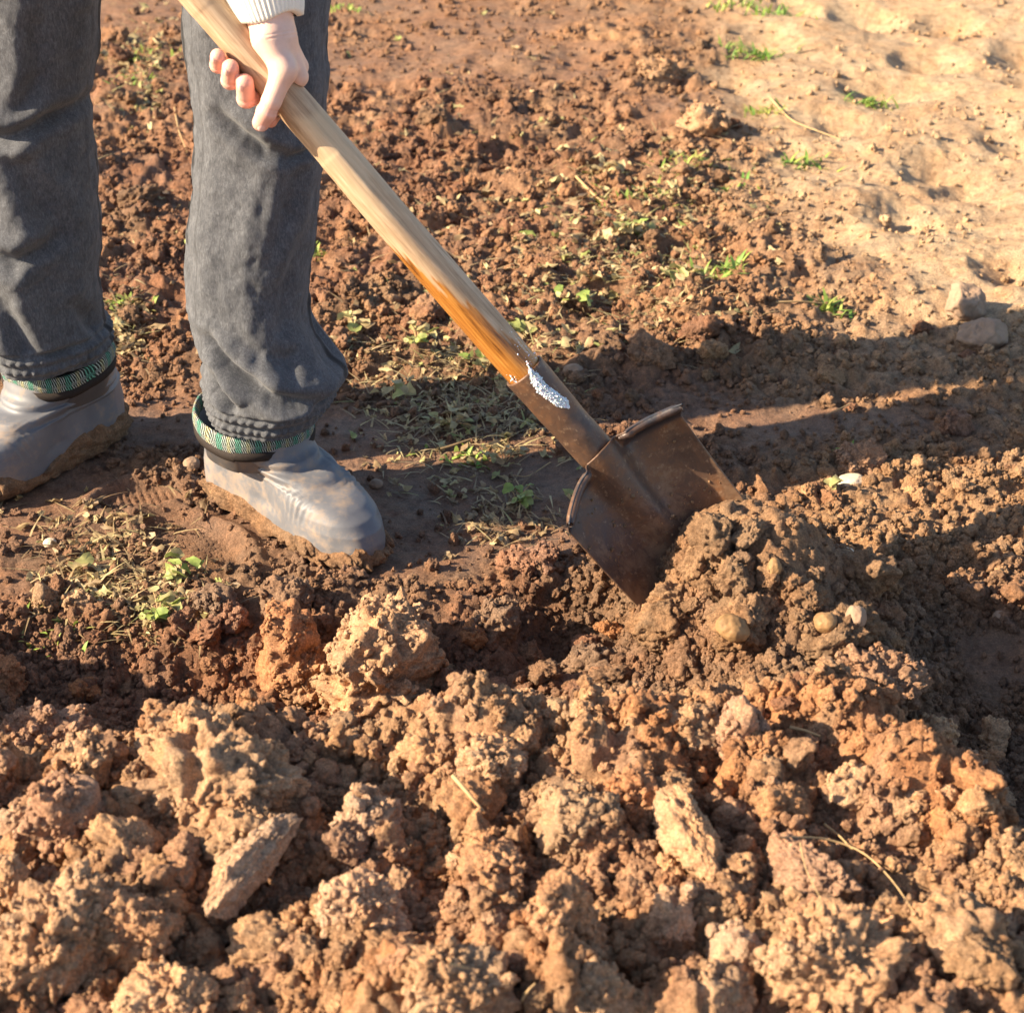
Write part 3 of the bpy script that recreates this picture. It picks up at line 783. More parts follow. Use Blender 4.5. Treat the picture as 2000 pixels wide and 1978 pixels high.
def crumb_points(n, us, vs, size, dens, sink, seed, pw=2.2):
    q = np.random.default_rng(seed); m = n * 3
    u = q.uniform(*us, m); v = q.uniform(*vs, m); ang = PITCH + np.arctan((v - 989) / F); z = np.zeros(m)
    for it in range(5):
        y = (CAM_H - z) / np.tan(ang); x = (u - 1000) / F * (y * CP + (CAM_H - z) * SP); z = .5 * z + .5 * height(x, y, False)
    keep = q.random(m) < dens(x, y, u, v); x, y = x[keep][:n], y[keep][:n]; n = len(x)
    r = size[0] * (size[1] / size[0]) ** (q.random(n) ** pw)
    al = albedo(x, y); al[:, :3] *= q.uniform(.85, 1.2, (n, 1)); al[:, 3] *= .4
    return np.stack([x, y, height(x, y, True) + r * (.55 - sink)], -1), r, al
def d_all(x, y, u, v):
    mound, sand, mud, flat, red, wob = masks(x, y)
    foot = np.zeros_like(x)
    for (c, d, l, wd) in FOOT:
        e = (x - c[0]) * d[0] + (y - c[1]) * d[1]; qq = -(x - c[0]) * d[1] + (y - c[1]) * d[0]
        foot = np.maximum(foot, np.exp(-((e / l) ** 2 + (qq / wd) ** 2) ** 2))
    cl = sstep(-.25, .25, fbm(x * 9, y * 9, octv=2, seed=77))
    return np.clip((1 - .93 * mud) * (1 - .05 * mound) * (1 - .82 * sand) * (1 - .5 * flat) * (1 - foot * 1.3) * (.25 + .75 * cl), 0, 1)
P3 = crumb_protos('crumb_small', 3, 10, 700, .16, .6); P4 = crumb_protos('crumb_mid', 4, 10, 720, .17, .5)
def clod_points(n_per_m2, size, seed):
    """crumbs stuck on the upper faces of the big clods"""
    q = np.random.default_rng(seed); P, Rr, Al = [], [], []
    bpy.context.view_layer.update()
    for o, vv in SURF:
        M = np.array(o.matrix_world); w = vv @ M[:3, :3].T + M[:3, 3]
        c = w.mean(0); d = w - c; up = d[:, 2] / (np.linalg.norm(d, axis=1) + 1e-9)
        cl = fbm(w[:, 0] * 22, w[:, 1] * 22, w[:, 2] * 22, 2, 5)
        ok = np.where((up > -.15) & (cl > -.12))[0]
        if not len(ok): continue
        sz = np.abs(d).max(0); n = int(n_per_m2 * 6 * sz[0] * sz[2])
        i = q.choice(ok, n); r = size[0] * (size[1] / size[0]) ** (q.random(n) ** 2)
        P.append(w[i] + d[i] / np.linalg.norm(d[i], axis=1)[:, None] * (r * .15)[:, None]); Rr.append(r)
        a = np.ones((n, 4)); a[:, :3] = np.array(o.color[:3]) * q.uniform(.86, 1.18, (n, 1)); a[:, 3] = 0; Al.append(a)
    return np.concatenate(P), np.concatenate(Rr), np.concatenate(Al)
a_ = crumb_points(54000, (-300, 2300), (-20, 1990), (.0014, .0060), d_all, .2, 3); b_ = clod_points(13000, (.0016, .0052), 8)
tag(gn_scatter('soil_crumbs', *[np.concatenate(k) for k in zip(a_, b_)], P3, 1), 'loose fine crumbs of soil strewn over the dug ground', 'soil crumbs', kind='stuff')
a_ = crumb_points(15000, (-300, 2300), (-20, 1990), (.0040, .011), d_all, .25, 5); b_ = clod_points(2600, (.004, .0085), 9)
tag(gn_scatter('soil_granules', *[np.concatenate(k) for k in zip(a_, b_)], P4, 2), 'coarser granules of soil packed between the clods', 'soil granules', kind='stuff')
tag(gn_scatter('soil_lumps', *crumb_points(1800, (-300, 2300), (-20, 1990), (.008, .019), lambda x, y, u, v: d_all(x, y, u, v) * (.25 + .75 * np.maximum(masks(x, y)[0], masks(x, y)[4])), .3, 7, 1.6), P4, 3),
    'broken lumps of soil covering the dug ground', 'soil lumps', kind='stuff')

# ------------------------------------------------------------------ person
person = empty('person', (float((A_R[0] + A_L[0]) / 2), float((A_R[1] + A_L[1]) / 2), 0))
tag(person, 'person in dark grey sweatpants, muddy grey rubber boots and cream sweater gripping the shovel handle', 'person')
INV = Matrix.Translation(-Vector(person.location))
def part(name, verts, faces, mat, parent, origin=None, smooth=True):
    me = mesh_np(name, verts, faces, smooth)
    o = add_obj(name, me, mat, parent)
    me.transform(Matrix.Translation(-Vector(person.location)))
    return o

# trousers: rings from the silhouette of each leg
LEG_R = [(-900, 330, 720), (-600, 345, 700), (-300, 352, 668), (-100, 358, 650), (0, 361, 645), (90, 366, 639), (140, 377, 645), (220, 386, 641), (264, 388, 640), (360, 380, 629), (450, 372, 620), (520, 368, 605),
         (600, 368, 600), (640, 378, 612), (680, 390, 640), (715, 402, 666), (745, 394, 674), (766, 398, 662), (782, 402, 648), (794, 405, 640), (804, 407, 632)]
LEG_L = [(-900, -150, 240), (-600, -130, 220), (-300, -110, 205), (-100, -92, 199), (0, -85, 197), (100, -82, 193), (180, -80, 179), (270, -75, 184), (360, -70, 191), (450, -70, 197), (520, -72, 196),
         (590, -70, 196), (620, -62, 201), (645, -50, 214), (654, -44, 222), (670, -38, 219), (683, -28, 211)]
def leg_mesh(prof, base_y, lean, depth_k, seed, right):
    pr = np.array(prof, float); n_r = 300
    t = np.linspace(0, 1, n_r)
    # sample rows by v, denser where it is in view
    v = np.interp(t, [0, .12, 1], [pr[0, 0], -60, pr[-1, 0]])
    from_v = lambda c: np.interp(v, pr[:, 0], pr[:, c])
    l, r = from_v(1), from_v(2)
    k = np.ones(7) / 7
    sm = lambda a: np.convolve(np.pad(a, 3, 'edge'), k, 'valid')
    l, r = sm(l), sm(r)
    cen, rad = [], []
    for vi, a, b in zip(v, l, r):
        y = base_y + lean * max(0, (700 - vi) / 700) + .03 * 0
        p = at_y((a + b) / 2, vi, y); s = depth_of(p) / F; cen.append(p); rad.append((b - a) / 2 * s)
    cen, rad = np.array(cen), np.array(rad)
    nu = 200; th = np.linspace(0, 2 * np.pi, nu, endpoint=False)
    # th = 0 faces the camera (-Y), th = -90 deg faces left
    # cloth hangs in a flatter front that turns over a soft ridge
    ro, rb_, q1, q2 = (.28, 1.36, .92, .93) if right else (.95, .62, .86, .89)
    fr = np.minimum(1, q1 / np.maximum(np.cos(th + ro), .2)); fr = np.where(np.cos(th + ro) > .2, fr, 1)
    f2 = np.where(np.cos(th - rb_) > .2, np.minimum(1, q2 / np.maximum(np.cos(th - rb_), .2)), 1); fr = np.minimum(fr, f2)
    for _ in range(6): fr = (np.roll(fr, 1) + fr * 2 + np.roll(fr, -1)) / 4
    cx, cy = np.sin(th) * (fr * .5 + .5 * 1), -np.cos(th) * fr
    X = cen[:, 0:1] + rad[:, None] * cx[None]; Yy = cen[:, 1:2] + rad[:, None] * depth_k * cy[None]
    Z = np.repeat(cen[:, 2:3], nu, 1)
    TH, VV = np.meshgrid(((th + np.pi) % (2 * np.pi)) - np.pi, v)
    D = np.zeros_like(TH)
    dx, dz = X * 1.0, Z
    o = seed * 7.3
    # cloth: long soft drapes, small crumples, then creases
    D += .0078 * fbm(X * 9 + o, Z * 4 + o, Yy * 9, 3, seed) + .0011 * fbm(X * 95, Z * 80, Yy * 95, 3, seed + 2) + .0034 * fbm(X * 38 + o, Z * 30, Yy * 38, 3, seed + 1)
    def crease(pts, wdt, dep, hi=.6):
        # pts: (u, v) photo pixels on the visible side; valley with a roll on both sides
        nonlocal D
        U = 1000 + F * (X / ((Yy) * CP + (CAM_H - Z) * SP)); W = VV
        best = np.full(U.shape, 1e9); tt = np.zeros(U.shape); side = np.zeros(U.shape)
        tot = len(pts) - 1
        for q in range(tot):
            a, b = np.array(pts[q], float), np.array(pts[q + 1], float); ab = b - a
            s = np.clip(((U - a[0]) * ab[0] + (W - a[1]) * ab[1]) / (ab @ ab), 0, 1)
            ex, ey = U - a[0] - s * ab[0], W - a[1] - s * ab[1]
            dd = np.hypot(ex, ey); m = dd < best
            best = np.where(m, dd, best); tt = np.where(m, (q + s) / tot, tt)
            side = np.where(m, ex * ab[1] - ey * ab[0], side)
        g = np.sin(np.pi * np.clip(tt * .94 + .03, 0, 1)) ** .6 * (np.cos(TH) > -.2)
        sd = np.sign(side) * best
        D += 1.35 * g * dep * (-np.exp(-(best / wdt) ** 2) + hi * np.exp(-((sd - 1.9 * wdt) / (1.3 * wdt)) ** 2) + hi * .6 * np.exp(-((sd + 1.9 * wdt) / (1.3 * wdt)) ** 2))
    if right:
        crease([(425, 185), (470, 215), (520, 250), (575, 268)], 13, .010)
        crease([(560, 275), (610, 262), (640, 250)], 10, .006)
        crease([(585, 285), (560, 380), (520, 470)], 18, .005)
        crease([(520, 300), (500, 420), (490, 520)], 14, .0025)
        crease([(600, 420), (560, 520), (555, 600)], 16, .005)
        crease([(400, 620), (450, 668), (530, 710), (660, 752)], 13, .013, .7)
        crease([(408, 690), (440, 730), (452, 748)], 14, .016, .6)
        crease([(425, 770), (500, 782), (600, 765), (660, 735)], 9, .010, .6)
        crease([(395, 730), (420, 755), (440, 768)], 9, .008)
        crease([(520, 640), (560, 660), (575, 700)], 16, .007)
        crease([(470, 600), (500, 640), (505, 690)], 14, .004)
        crease([(600, 620), (640, 680), (668, 720)], 12, .006)
    else:
        crease([(-60, 225), (20, 222), (90, 200), (170, 185)], 15, .012)
        crease([(10, 250), (70, 340), (140, 440)], 22, .008)
        crease([(-60, 430), (30, 455), (120, 420)], 16, .010)
        crease([(60, 20), (75, 110), (20, 200)], 18, .006)
        crease([(0, 520), (60, 640), (80, 700)], 20, .012)
        crease([(75, 735), (120, 690), (200, 655)], 12, .012)
        crease([(190, 660), (160, 690), (150, 700)], 10, .010)
        crease([(150, 560), (180, 610), (205, 660)], 14, .008)
    # elastic gathered cuff
    vb = pr[-1, 0]
    band = sstep(vb - 60, vb - 48, VV)
    rows_ = np.sin((VV - vb) * 2 * np.pi / 21)
    gath = np.abs(np.sin(TH * 21 + 1.2 * vnoise(TH * 6, VV * .06, seed=9) + .5 * np.floor((VV - vb) / 21)))
    D = D * (1 - .85 * band) + band * (-.004 + .0045 * gath * (.6 + .4 * rows_) + .0012 * rows_)
    # a side seam: shallow groove
    seam = np.exp(-((TH + 1.18) / .018) ** 2) + np.exp(-((TH - 1.75) / .02) ** 2); D -= .0016 * seam * (1 - band)
    nxv = cx[None]; nyv = cy[None]
    X = X + D * nxv; Yy = Yy + D * nyv; Z = Z - .25 * D * 0
    V = np.stack([X, Yy, Z], -1)
    # closing lip turned inward at the bottom
    lip = V[-1].copy(); c = lip.mean(0); lip1 = c + (lip - c) * .90; lip2 = c + (lip - c) * .80; lip2[:, 2] += .03
    V = np.concatenate([V, lip1[None], lip2[None]])
    st = sstep(.09, .05, np.abs(TH + (1.32 if right else 1.4))) * (VV < 460) + sstep(.07, .04, np.abs(TH - 1.62)); st = np.maximum(st, .75 * np.exp(-((TH + .92) / .014) ** 2) + .6 * np.exp(-((TH - 1.30) / .016) ** 2)); st = np.concatenate([st, st[-1:] * 0, st[-1:] * 0])
    return V.reshape(-1, 3), grid_faces(nu, n_r + 2, True)[:, ::-1], cen, np.clip(st, 0, 1).ravel()
vR, fR, cR, stR = leg_mesh(LEG_R, A_R[1] - .005, .07, 1.15, 4, True)
vL, fL, cL, stL = leg_mesh(LEG_L, A_L[1] - .005, .03, 1.18, 9, False)
# hips joining the two legs, out of the picture
def hips():
    h = .016; hip = (cR[0] + cL[0]) / 2 + np.array([0, .03, .10])
    lo = np.array([min(cR[0][0], cL[0][0]) - .25, hip[1] - .30, cR[0][2] - .25]); n = (np.array([max(cR[0][0], cL[0][0]) + .25, hip[1] + .30, hip[2] + .30]) - lo) / h
    n = np.ceil(n).astype(int)
    g = np.stack(np.meshgrid(*[np.arange(k) * h for k in n], indexing='ij'), -1) + lo
    f = smin(cap_sdf(g, cR[0] + [-.0, 0, -.1], hip + [.08, 0, .02], .125, .15), cap_sdf(g, cL[0] + [0, 0, -.1], hip + [-.08, 0, .02], .125, .15), .05)
    f = smin(f, cap_sdf(g, hip + [0, 0, .0], hip + [0, -.05, .13], .17, .16), .05)
    v, q = surface_nets(f, lo, h); return v, q, hip
vH, fH, HIP = hips()
vt, ft = join_arrays([(vR, fR), (vL, fL), (vH, fH)])
trousers = part('trousers', vt, ft, M_fabric, person)
vfloat(trousers.data, 'stripe', np.concatenate([stR, stL, np.zeros(len(vH))]))

# boots
def boot(ank, d, seed, mirror=1):
    L, W = .310, .050
    heel = ank[:2] - d[:2] * .110
    lat = np.array([-d[1], d[0]]) * mirror
    zs = np.concatenate([np.linspace(-.004, .03, 14), np.linspace(.032, .066, 34), np.linspace(.068, .112, 22)])
    zs0 = zs; zk = 1.17
    xf = np.interp(zs, [-.01, .005, .02, .034, .045, .053, .060, .066, .076, .088, .100, .112], [.302, .309, .310, .305, .294, .276, .250, .220, .190, .174, .168, .166])
    xb = np.interp(zs, [-.01, .01, .04, .07, .09, .112], [.003, -.002, .000, .008, .018, .021])
    hw = np.interp(zs, [-.01, .01, .035, .06, .085, .112], [.045, .049, .050, .050, .056, .069])
    nu = 320; th = np.linspace(0, 2 * np.pi, nu, endpoint=False)
    P = []
    for z, f, b, h in zip(zs, xf, xb, hw):
        c, hl = (f + b) / 2, (f - b) / 2
        t = np.cos(th); e = np.sign(t) * np.abs(t) ** .76
        xx = c + hl * e
        rel = xx / L
        # egg outline: broad ball, narrow waist, round heel; shaft rounder
        prof = np.interp(rel, [0, .12, .3, .5, .70, .88, 1.0], [.92, .98, .88, .90, 1.10, 1.14, 1.10])
        k = sstep(.06, .10, z); prof = prof * (1 - k) + 1.0 * k
        yy = h * prof * np.sign(np.sin(th)) * np.abs(np.sin(th)) ** (.80 + .2 * k)
        yy = yy + .010 * np.sin(np.clip(rel, 0, 1) * np.pi) * (1 - k)
        P.append(np.stack([xx, yy, np.full(nu, z)], -1))
    P = np.array(P); P[..., 2] *= zk; zs = zs * zk
    X, Yy, Z = P[..., 0], P[..., 1], P[..., 2]
    # flex wrinkles over the instep and soft dents in the rubber
    fl = np.exp(-((X - .208 - .25 * (Z - .05)) / .026) ** 2) * sstep(.03, .05, Z)
    wr = np.sin((X * .9 - Z * .25 + .12 * np.abs(Yy) + .006 * vnoise(X * 25, Yy * 25, Z * 25, seed)) * 2 * np.pi / .0092)
    dz = fl * .0011 * wr
    side = np.exp(-((X - .145 + .6 * (Z - .04)) / .022) ** 2) * sstep(.02, .04, Z) * sstep(.09, .07, Z)
    dz = dz - .0035 * side + .003 * fbm(X * 17 + seed, Yy * 17, Z * 17, 2, seed)
    ank_f = sstep(.068, .080, Z) * sstep(.100, .092, Z); dz = dz - .0025 * ank_f * np.sin(Z * 2 * np.pi / .014 + X * 30)
    cx = (np.array(xf) + np.array(xb))[:, None] / 2
    nx, ny = X - np.clip(X, xb[:, None] + .045, np.maximum(xf[:, None] - .045, xb[:, None] + .046)), Yy
    ln = np.hypot(nx, ny) + 1e-9; nzv = sstep(.03, .06, Z) * (X > .13) * .9
    X = X + dz * nx / ln; Yy = Yy + dz * ny / ln; Z = Z + dz * nzv
    def world(a, b, z): return np.stack([heel[0] + a * d[0] + b * lat[0], heel[1] + a * d[1] + b * lat[1], z + .009], -1)
    V = world(X, Yy, Z)
    # sole cap and inner wall
    flip = (lambda q: q[:, ::-1]) if mirror > 0 else (lambda q: q)
    bc = V[0].mean(0); botm = bc + (V[0] - bc) * .05
    top = V[-1]; tc = top.mean(0)
    inner1 = tc + (top - tc) * .93; inner2 = tc + (top - tc) * .86; inner2[:, 2] -= .05; inner3 = tc + (top - tc) * .05; inner3[:, 2] -= .055
    allv = np.concatenate([botm[None], V, inner1[None], inner2[None], inner3[None]])
    faces = grid_faces(nu, len(allv), True)
    bo = part('boot', allv.reshape(-1, 3), faces, M_rubber, person)
    # folded plaid lining: a roll round the rim
    m = 20; ph = np.linspace(0, 2 * np.pi, m, endpoint=False)
    rim_c = top; out = top - tc; out[:, 2] = 0; out /= np.linalg.norm(out, axis=1)[:, None]
    wav = .003 * np.sin(th * 3 + seed) - .008 * np.cos(th)
    Rv, Uv = [], []
    for j, p in enumerate(ph):
        rr = rim_c + out * (.0005 + .0075 * np.cos(p))[..., None] if False else rim_c + out * (-.001 + .0040 * np.cos(p) + .0015 * fbm(th * 3, th * 0 + j * .3, seed=seed)[:, None])
        rr = rr.copy(); rr[:, 2] += .0115 * np.sin(p) + wav - .002
        Rv.append(rr); Uv.append(np.stack([th / (2 * np.pi), np.full(nu, j / m), np.zeros(nu)], -1))
    Rv, Uv = np.array(Rv), np.array(Uv)
    fa = grid_faces(nu, m, True); wrapf = np.stack([(m - 1) * nu + np.arange(nu), (m - 1) * nu + (np.arange(nu) + 1) % nu, (np.arange(nu) + 1) % nu, np.arange(nu)], -1)
    li = part('plaid_lining', Rv.reshape(-1, 3), np.concatenate([fa, wrapf]), M_plaid, bo)
    a = li.data.attributes.new('plaid', 'FLOAT_VECTOR', 'POINT'); a.data.foreach_set('vector', Uv.astype(np.float32).ravel())
    Bv = []
    for s, (oo, zz) in enumerate([(-.002, -.024), (.0018, -.0235), (.0030, -.019), (.0028, -.012), (-.001, -.011)]):
        rr = rim_c + out * oo; rr = rr.copy(); rr[:, 2] += zz + wav; Bv.append(rr)
    part('rim_binding', np.array(Bv).reshape(-1, 3), grid_faces(nu, 5, True), M_binding, bo)
    # caked mud round the sole
    hh = 40; Mv = []
    rowz = np.linspace(-.006, 1, hh)
    base_i = np.interp(np.linspace(-.004, .055, 60), zs, np.arange(len(zs)))
    for t in np.linspace(0, 1, hh):
        topz = .022 + .020 * fbm(th * 2.2 + seed, th * 0 + 2, octv=3, seed=seed) + .010 * np.exp(-((th) / .35) ** 2) * 0
        z = -.005 + t * (topz + .005)
        Mrow = np.zeros((nu, 3))
        for i in range(nu):
            q = np.interp(z[i], zs, np.arange(len(zs))); q0 = int(q); q1 = min(q0 + 1, len(zs) - 1); w_ = q - q0
            Mrow[i] = V[q0, i] * (1 - w_) + V[q1, i] * w_
        o2 = Mrow - bc; o2[:, 2] = 0; o2 /= np.linalg.norm(o2, axis=1)[:, None]
        thick = (.0025 + .0070 * np.sin(np.pi * min(1, t * .8 + .2)) ** .7) * (1 if t < .99 else 0) * (t < .96)
        if t >= .96: thick = -.001
        g = Mrow * 1.0
        gw = g + .004 * np.stack([fbm(g[:, 0] * 90, g[:, 1] * 90, g[:, 2] * 90, 3, seed + k) for k in (1, 2, 3)], -1)
        cb = crumb3(gw / .0095, seed) * .0085 + crumb3(gw / .021, seed + 3) * .014 - .005
        Mrow = Mrow + o2 * (thick + cb * (t < .96))[:, None]
        Mv.append(Mrow)
    mu = part('mud_crust', np.array(Mv).reshape(-1, 3), grid_faces(nu, hh, True), M_mud, bo)
    mu.color = (.24, .142, .080, 1)
    return bo
boot(A_R, D_R, 3)
boot(A_L, D_L, 8)

# ------------------------------------------------------------------ hand: shaft frame (s along, l to lower left, f to the camera), millimetres
LV = nrm(np.cross(AX, FWD)); 
if np.dot(LV, RIGHT) > 0: LV = -LV
FV = nrm(np.cross(LV, AX)); FV = FV if np.dot(FV, FWD) < 0 else -FV
O_H = P_SH + AX * (-.0305)
R_H = .0205
def hp(s, l, f): return O_H + (AX * s + LV * l + FV * f) * .001
WRIST, FORE = hp(-34, -32, 12), hp(-150, -95, 4)
FING = {  # metacarpal, proximal, distal joint, tip
 'index': ([(15, -22, 6), (22, 2, -30), (29, 24, -19), (31, 30, -3)], (10.5, 9.2, 8.6, 7.6)),
 'middle': ([(8, -30, -14), (4, 16, -28), (-3, 34, 0), (-17, 25, 19)], (11, 10.6, 10.4, 9.4)),
 'ring': ([(-10, -31, -18), (-20, 15, -28), (-28, 34, -1), (-38, 26, 18)], (10.5, 10.2, 10.0, 9.0)),
 'little': ([(-27, -30, -16), (-42, 15, -26), (-48, 33, -4), (-55, 28, 13)], (9.5, 9.0, 8.8, 8.0)),
}
def hand():
    h = .0010
    pts = np.array([hp(*q) for c, _ in FING.values() for q in c] + [WRIST, hp(-95, -65, 8), hp(28, 46, 14), hp(-30, -20, 40)])
    lo, hi = pts.min(0) - .026, pts.max(0) + .026
    n = np.ceil((hi - lo) / h).astype(int)
    g = (np.stack(np.meshgrid(*[np.arange(k) * h for k in n], indexing='ij'), -1) + lo).astype(np.float32)
    mm = .001
    C = lambda a, b, ra, rb: cap_sdf(g, np.float32(a), np.float32(b), ra * mm, rb * mm)
    palm = C(FORE, hp(-60, -46, 10), 27, 25)
    palm = smin(palm, C(hp(-60, -46, 10), WRIST, 25, 24), .008)
    for nme, st, r0 in (('index', (-28, -33, 16), 14), ('middle', (-32, -36, 8), 14), ('ring', (-36, -38, 2), 13), ('little', (-40, -38, -2), 12)):
        palm = smin(palm, C(hp(*st), hp(*FING[nme][0][0]), r0, FING[nme][1][0] + 1.5), .010)
    palm = smin(palm, C(hp(-34, -22, 24), hp(0, -14, 29), 16, 12.5), .011)
    fs = []
    for nme, (c, r) in FING.items():
        f = None
        for q in range(3):
            s = C(hp(*c[q]), hp(*c[q + 1]), r[q], r[q + 1]); f = s if f is None else smin(f, s, .0022)
        fs.append(f)
    th = C(hp(0, -14, 29), hp(15, 17, 27), 12.6, 10.8)
    th = smin(th, C(hp(15, 17, 27), hp(20, 28, 23), 10.6, 10.8), .002); th = smin(th, C(hp(20, 28, 23), hp(25, 40, 16), 10.8, 9.4), .003)
    out = smin(palm, th, .009)
    for f in fs: out = smin(out, f, .0030)
    # the wooden shaft presses into the palm: keep skin off its surface
    rel = g - np.float32(O_H); sA = rel @ np.float32(AX); rad = np.linalg.norm(rel - sA[..., None] * np.float32(AX), axis=-1)
    out = np.maximum(out, (R_H + .0003) - rad)
    v, q = surface_nets(out, lo, h)
    return v, q
vh, fh = hand()
# smooth the skin a little
def relax(v, f, it, k=.5):
    e = np.concatenate([f[:, [0, 1]], f[:, [1, 2]], f[:, [2, 3]], f[:, [3, 0]]]); e = np.concatenate([e, e[:, ::-1]])
    for _ in range(it):
        s = np.zeros_like(v); c = np.zeros(len(v)); 
        for a in range(3): s[:, a] = np.bincount(e[:, 0], v[e[:, 1], a], len(v))
        c = np.bincount(e[:, 0], minlength=len(v)); v = v * (1 - k) + k * s / np.maximum(c, 1)[:, None]
    return v
vh = relax(vh, fh, 3)
def skin_creases(v):
    v = v.copy()
    jobs = [(hp(*c[2]), nrm(hp(*c[3]) - hp(*c[2])), hp(*c[2]), off) for c, _ in FING.values() for off in (.004, .0062)]
    t0, t1 = hp(15, 17, 27), hp(25, 40, 16); jobs += [(t0, nrm(t1 - t0), t0, off) for off in (.005, .0075, .0095)]
    jobs += [(WRIST, nrm(WRIST - FORE), WRIST, off) for off in (.002, .006)]
    for J, u, c, off in jobs:
        r = v - J; e = r @ u - off; ax_ = r - (r @ u)[:, None] * u; rad = np.linalg.norm(ax_, axis=1)
        m = np.exp(-(e / .0009) ** 2) * (rad < (.030 if J is WRIST else .014))
        v -= ax_ / (rad[:, None] + 1e-6) * (m * (.0005 if J is WRIST else .0008))[:, None]
    return v
vh = skin_creases(vh)
# shoulders, arms, head: all out of the picture above
SHL_R, SHL_L = HIP + np.array([.22, -.22, .46]), HIP + np.array([-.18, -.20, .46])
ELB_R = hp(-330, -190, -90); GRIP2 = O_H - AX * .42; ELB_L = (GRIP2 + SHL_L) / 2 + np.array([-.20, .05, -.06])
NECK = (SHL_R + SHL_L) / 2 + np.array([0, -.03, .06]); HEAD = NECK + np.array([.02, -.07, .16])
def coarse(prims, h, k):
    pts = np.array([p for a, b, ra, rb in prims for p in (a, b)]); mr = max(max(r[2:]) for r in prims)
    lo, hi = pts.min(0) - mr - .03, pts.max(0) + mr + .03; n = np.ceil((hi - lo) / h).astype(int)
    g = (np.stack(np.meshgrid(*[np.arange(q) * h for q in n], indexing='ij'), -1) + lo).astype(np.float32)
    f = None
    for a, b, ra, rb in prims:
        s = cap_sdf(g, np.float32(a), np.float32(b), ra, rb); f = s if f is None else smin(f, s, k)
    return surface_nets(f, lo, h)
CUFF_TOP = hp(-190, -118, -10)
body_prims = [(NECK, HEAD + [0, -.02, -.09], .055, .055), (HEAD, HEAD + [0, -.01, .05], .085, .085), (HEAD + [0, -.045, -.06], HEAD, .055, .08), (HEAD + [0, -.10, -.015], HEAD + [0, -.09, .02], .014, .01),
              (HEAD + [.085, 0, -.01], HEAD + [.088, .01, .02], .012, .014), (HEAD + [-.085, 0, -.01], HEAD + [-.088, .01, .02], .012, .014),
              (NECK, HIP + [0, 0, .2], .07, .10), (NECK, SHL_R, .05, .045), (NECK, SHL_L, .05, .045), (SHL_R, ELB_R, .042, .036), (ELB_R, FORE, .036, .026),
              (SHL_L, ELB_L, .042, .036), (ELB_L, GRIP2 + [-.03, 0, .01], .036, .027)]
for k in range(4): body_prims.append((GRIP2 + [-.03, 0, .01] + AX * (-.03 + .02 * k), GRIP2 + FV * .03 + AX * (-.03 + .021 * k), .011, .010))
body_prims.append((GRIP2 + [-.03, 0, .01], GRIP2 + AX * .05 + FV * .026, .014, .010))
vb, fb = coarse(body_prims, .011, .018)
vbody, fbody = join_arrays([(vh, fh), (vb, fb)])
body = part('body', vbody, fbody, M_skin, person)
tips = np.array([hp(*c[-1]) for c, _ in FING.values()] + [hp(25, 40, 16)] + [hp(*c[2]) for c, _ in FING.values()])
dist = np.min(np.linalg.norm(vbody[:, None, :] - tips[None], axis=-1), axis=1)
vfloat(body.data, 'red', np.clip(1 - dist / .034, 0, 1) ** .8 * .75)
def nail(tip, along, out, w_, l_, ofs):
    d, f = ICO[3]; along = nrm(along); out = nrm(out - along * np.dot(out, along)); sd = np.cross(along, out)
    bend = d.copy(); P = tip + out * (ofs - .0010) 
    v = P + d[:, 0:1] * along * l_ + d[:, 1:2] * sd * w_ + (d[:, 2:3] * .0013 - (d[:, 1:2] ** 2) * .0018) * out
    return part('fingernail', v, f, M_nail, body)
ttip = hp(25, 40, 16); nail(ttip - nrm(hp(25, 40, 16) - hp(20, 28, 23)) * .001, hp(25, 40, 16) - hp(20, 28, 23), FV + AX * .35, .0058, .0066, .0094)
for nme in ('middle', 'ring', 'little'):
    c, r = FING[nme]; t, dj = hp(*c[3]), hp(*c[2]); o = (LV * c[3][1] + FV * c[3][2])
    nail(t - nrm(t - dj) * .0005, t - dj, o, .0046, .0056, r[3] * .00104)
# sweater with ribbed cuff over the wrist
def cuff():
    a = hp(-46, -41, 11); b = hp(-150, -95, 2); ax = nrm(b - a); e1 = nrm(np.cross(ax, FWD)); e2 = np.cross(ax, e1)
    nu = 46 * 8; th = np.linspace(0, 2 * np.pi, nu, endpoint=False); L = np.linalg.norm(b - a); V = []
    rib = .5 + .5 * np.cos(th * 46)
    rows = [(-.0, .80), (-.0005, .93)] + [(t * L, 1) for t in np.linspace(0, 1, 40)]
    for z, k in rows:
        t = z / L; r = np.interp(t, [-.01, 0, .06, .3, .6, 1], [.0305, .0315, .034, .042, .044, .045]) * k
        wob = 1 + .02 * np.sin(th * 2 + t * 4) + .012 * fbm(th * 2, th * 0 + t * 8, octv=2, seed=5)
        edge = .0025 * np.sin(th * 3 + 1) * (1 - min(1, t * 6))
        rr = r * wob + (.0016 * rib ** .7) * (k == 1)
        c = a + ax * z
        V.append(c + rr[:, None] * (np.cos(th)[:, None] * e1 * 1.02 + np.sin(th)[:, None] * e2 * .86) + edge[:, None] * ax)
    return np.array(V).reshape(-1, 3), grid_faces(nu, len(V), True)
vc, fc = cuff()
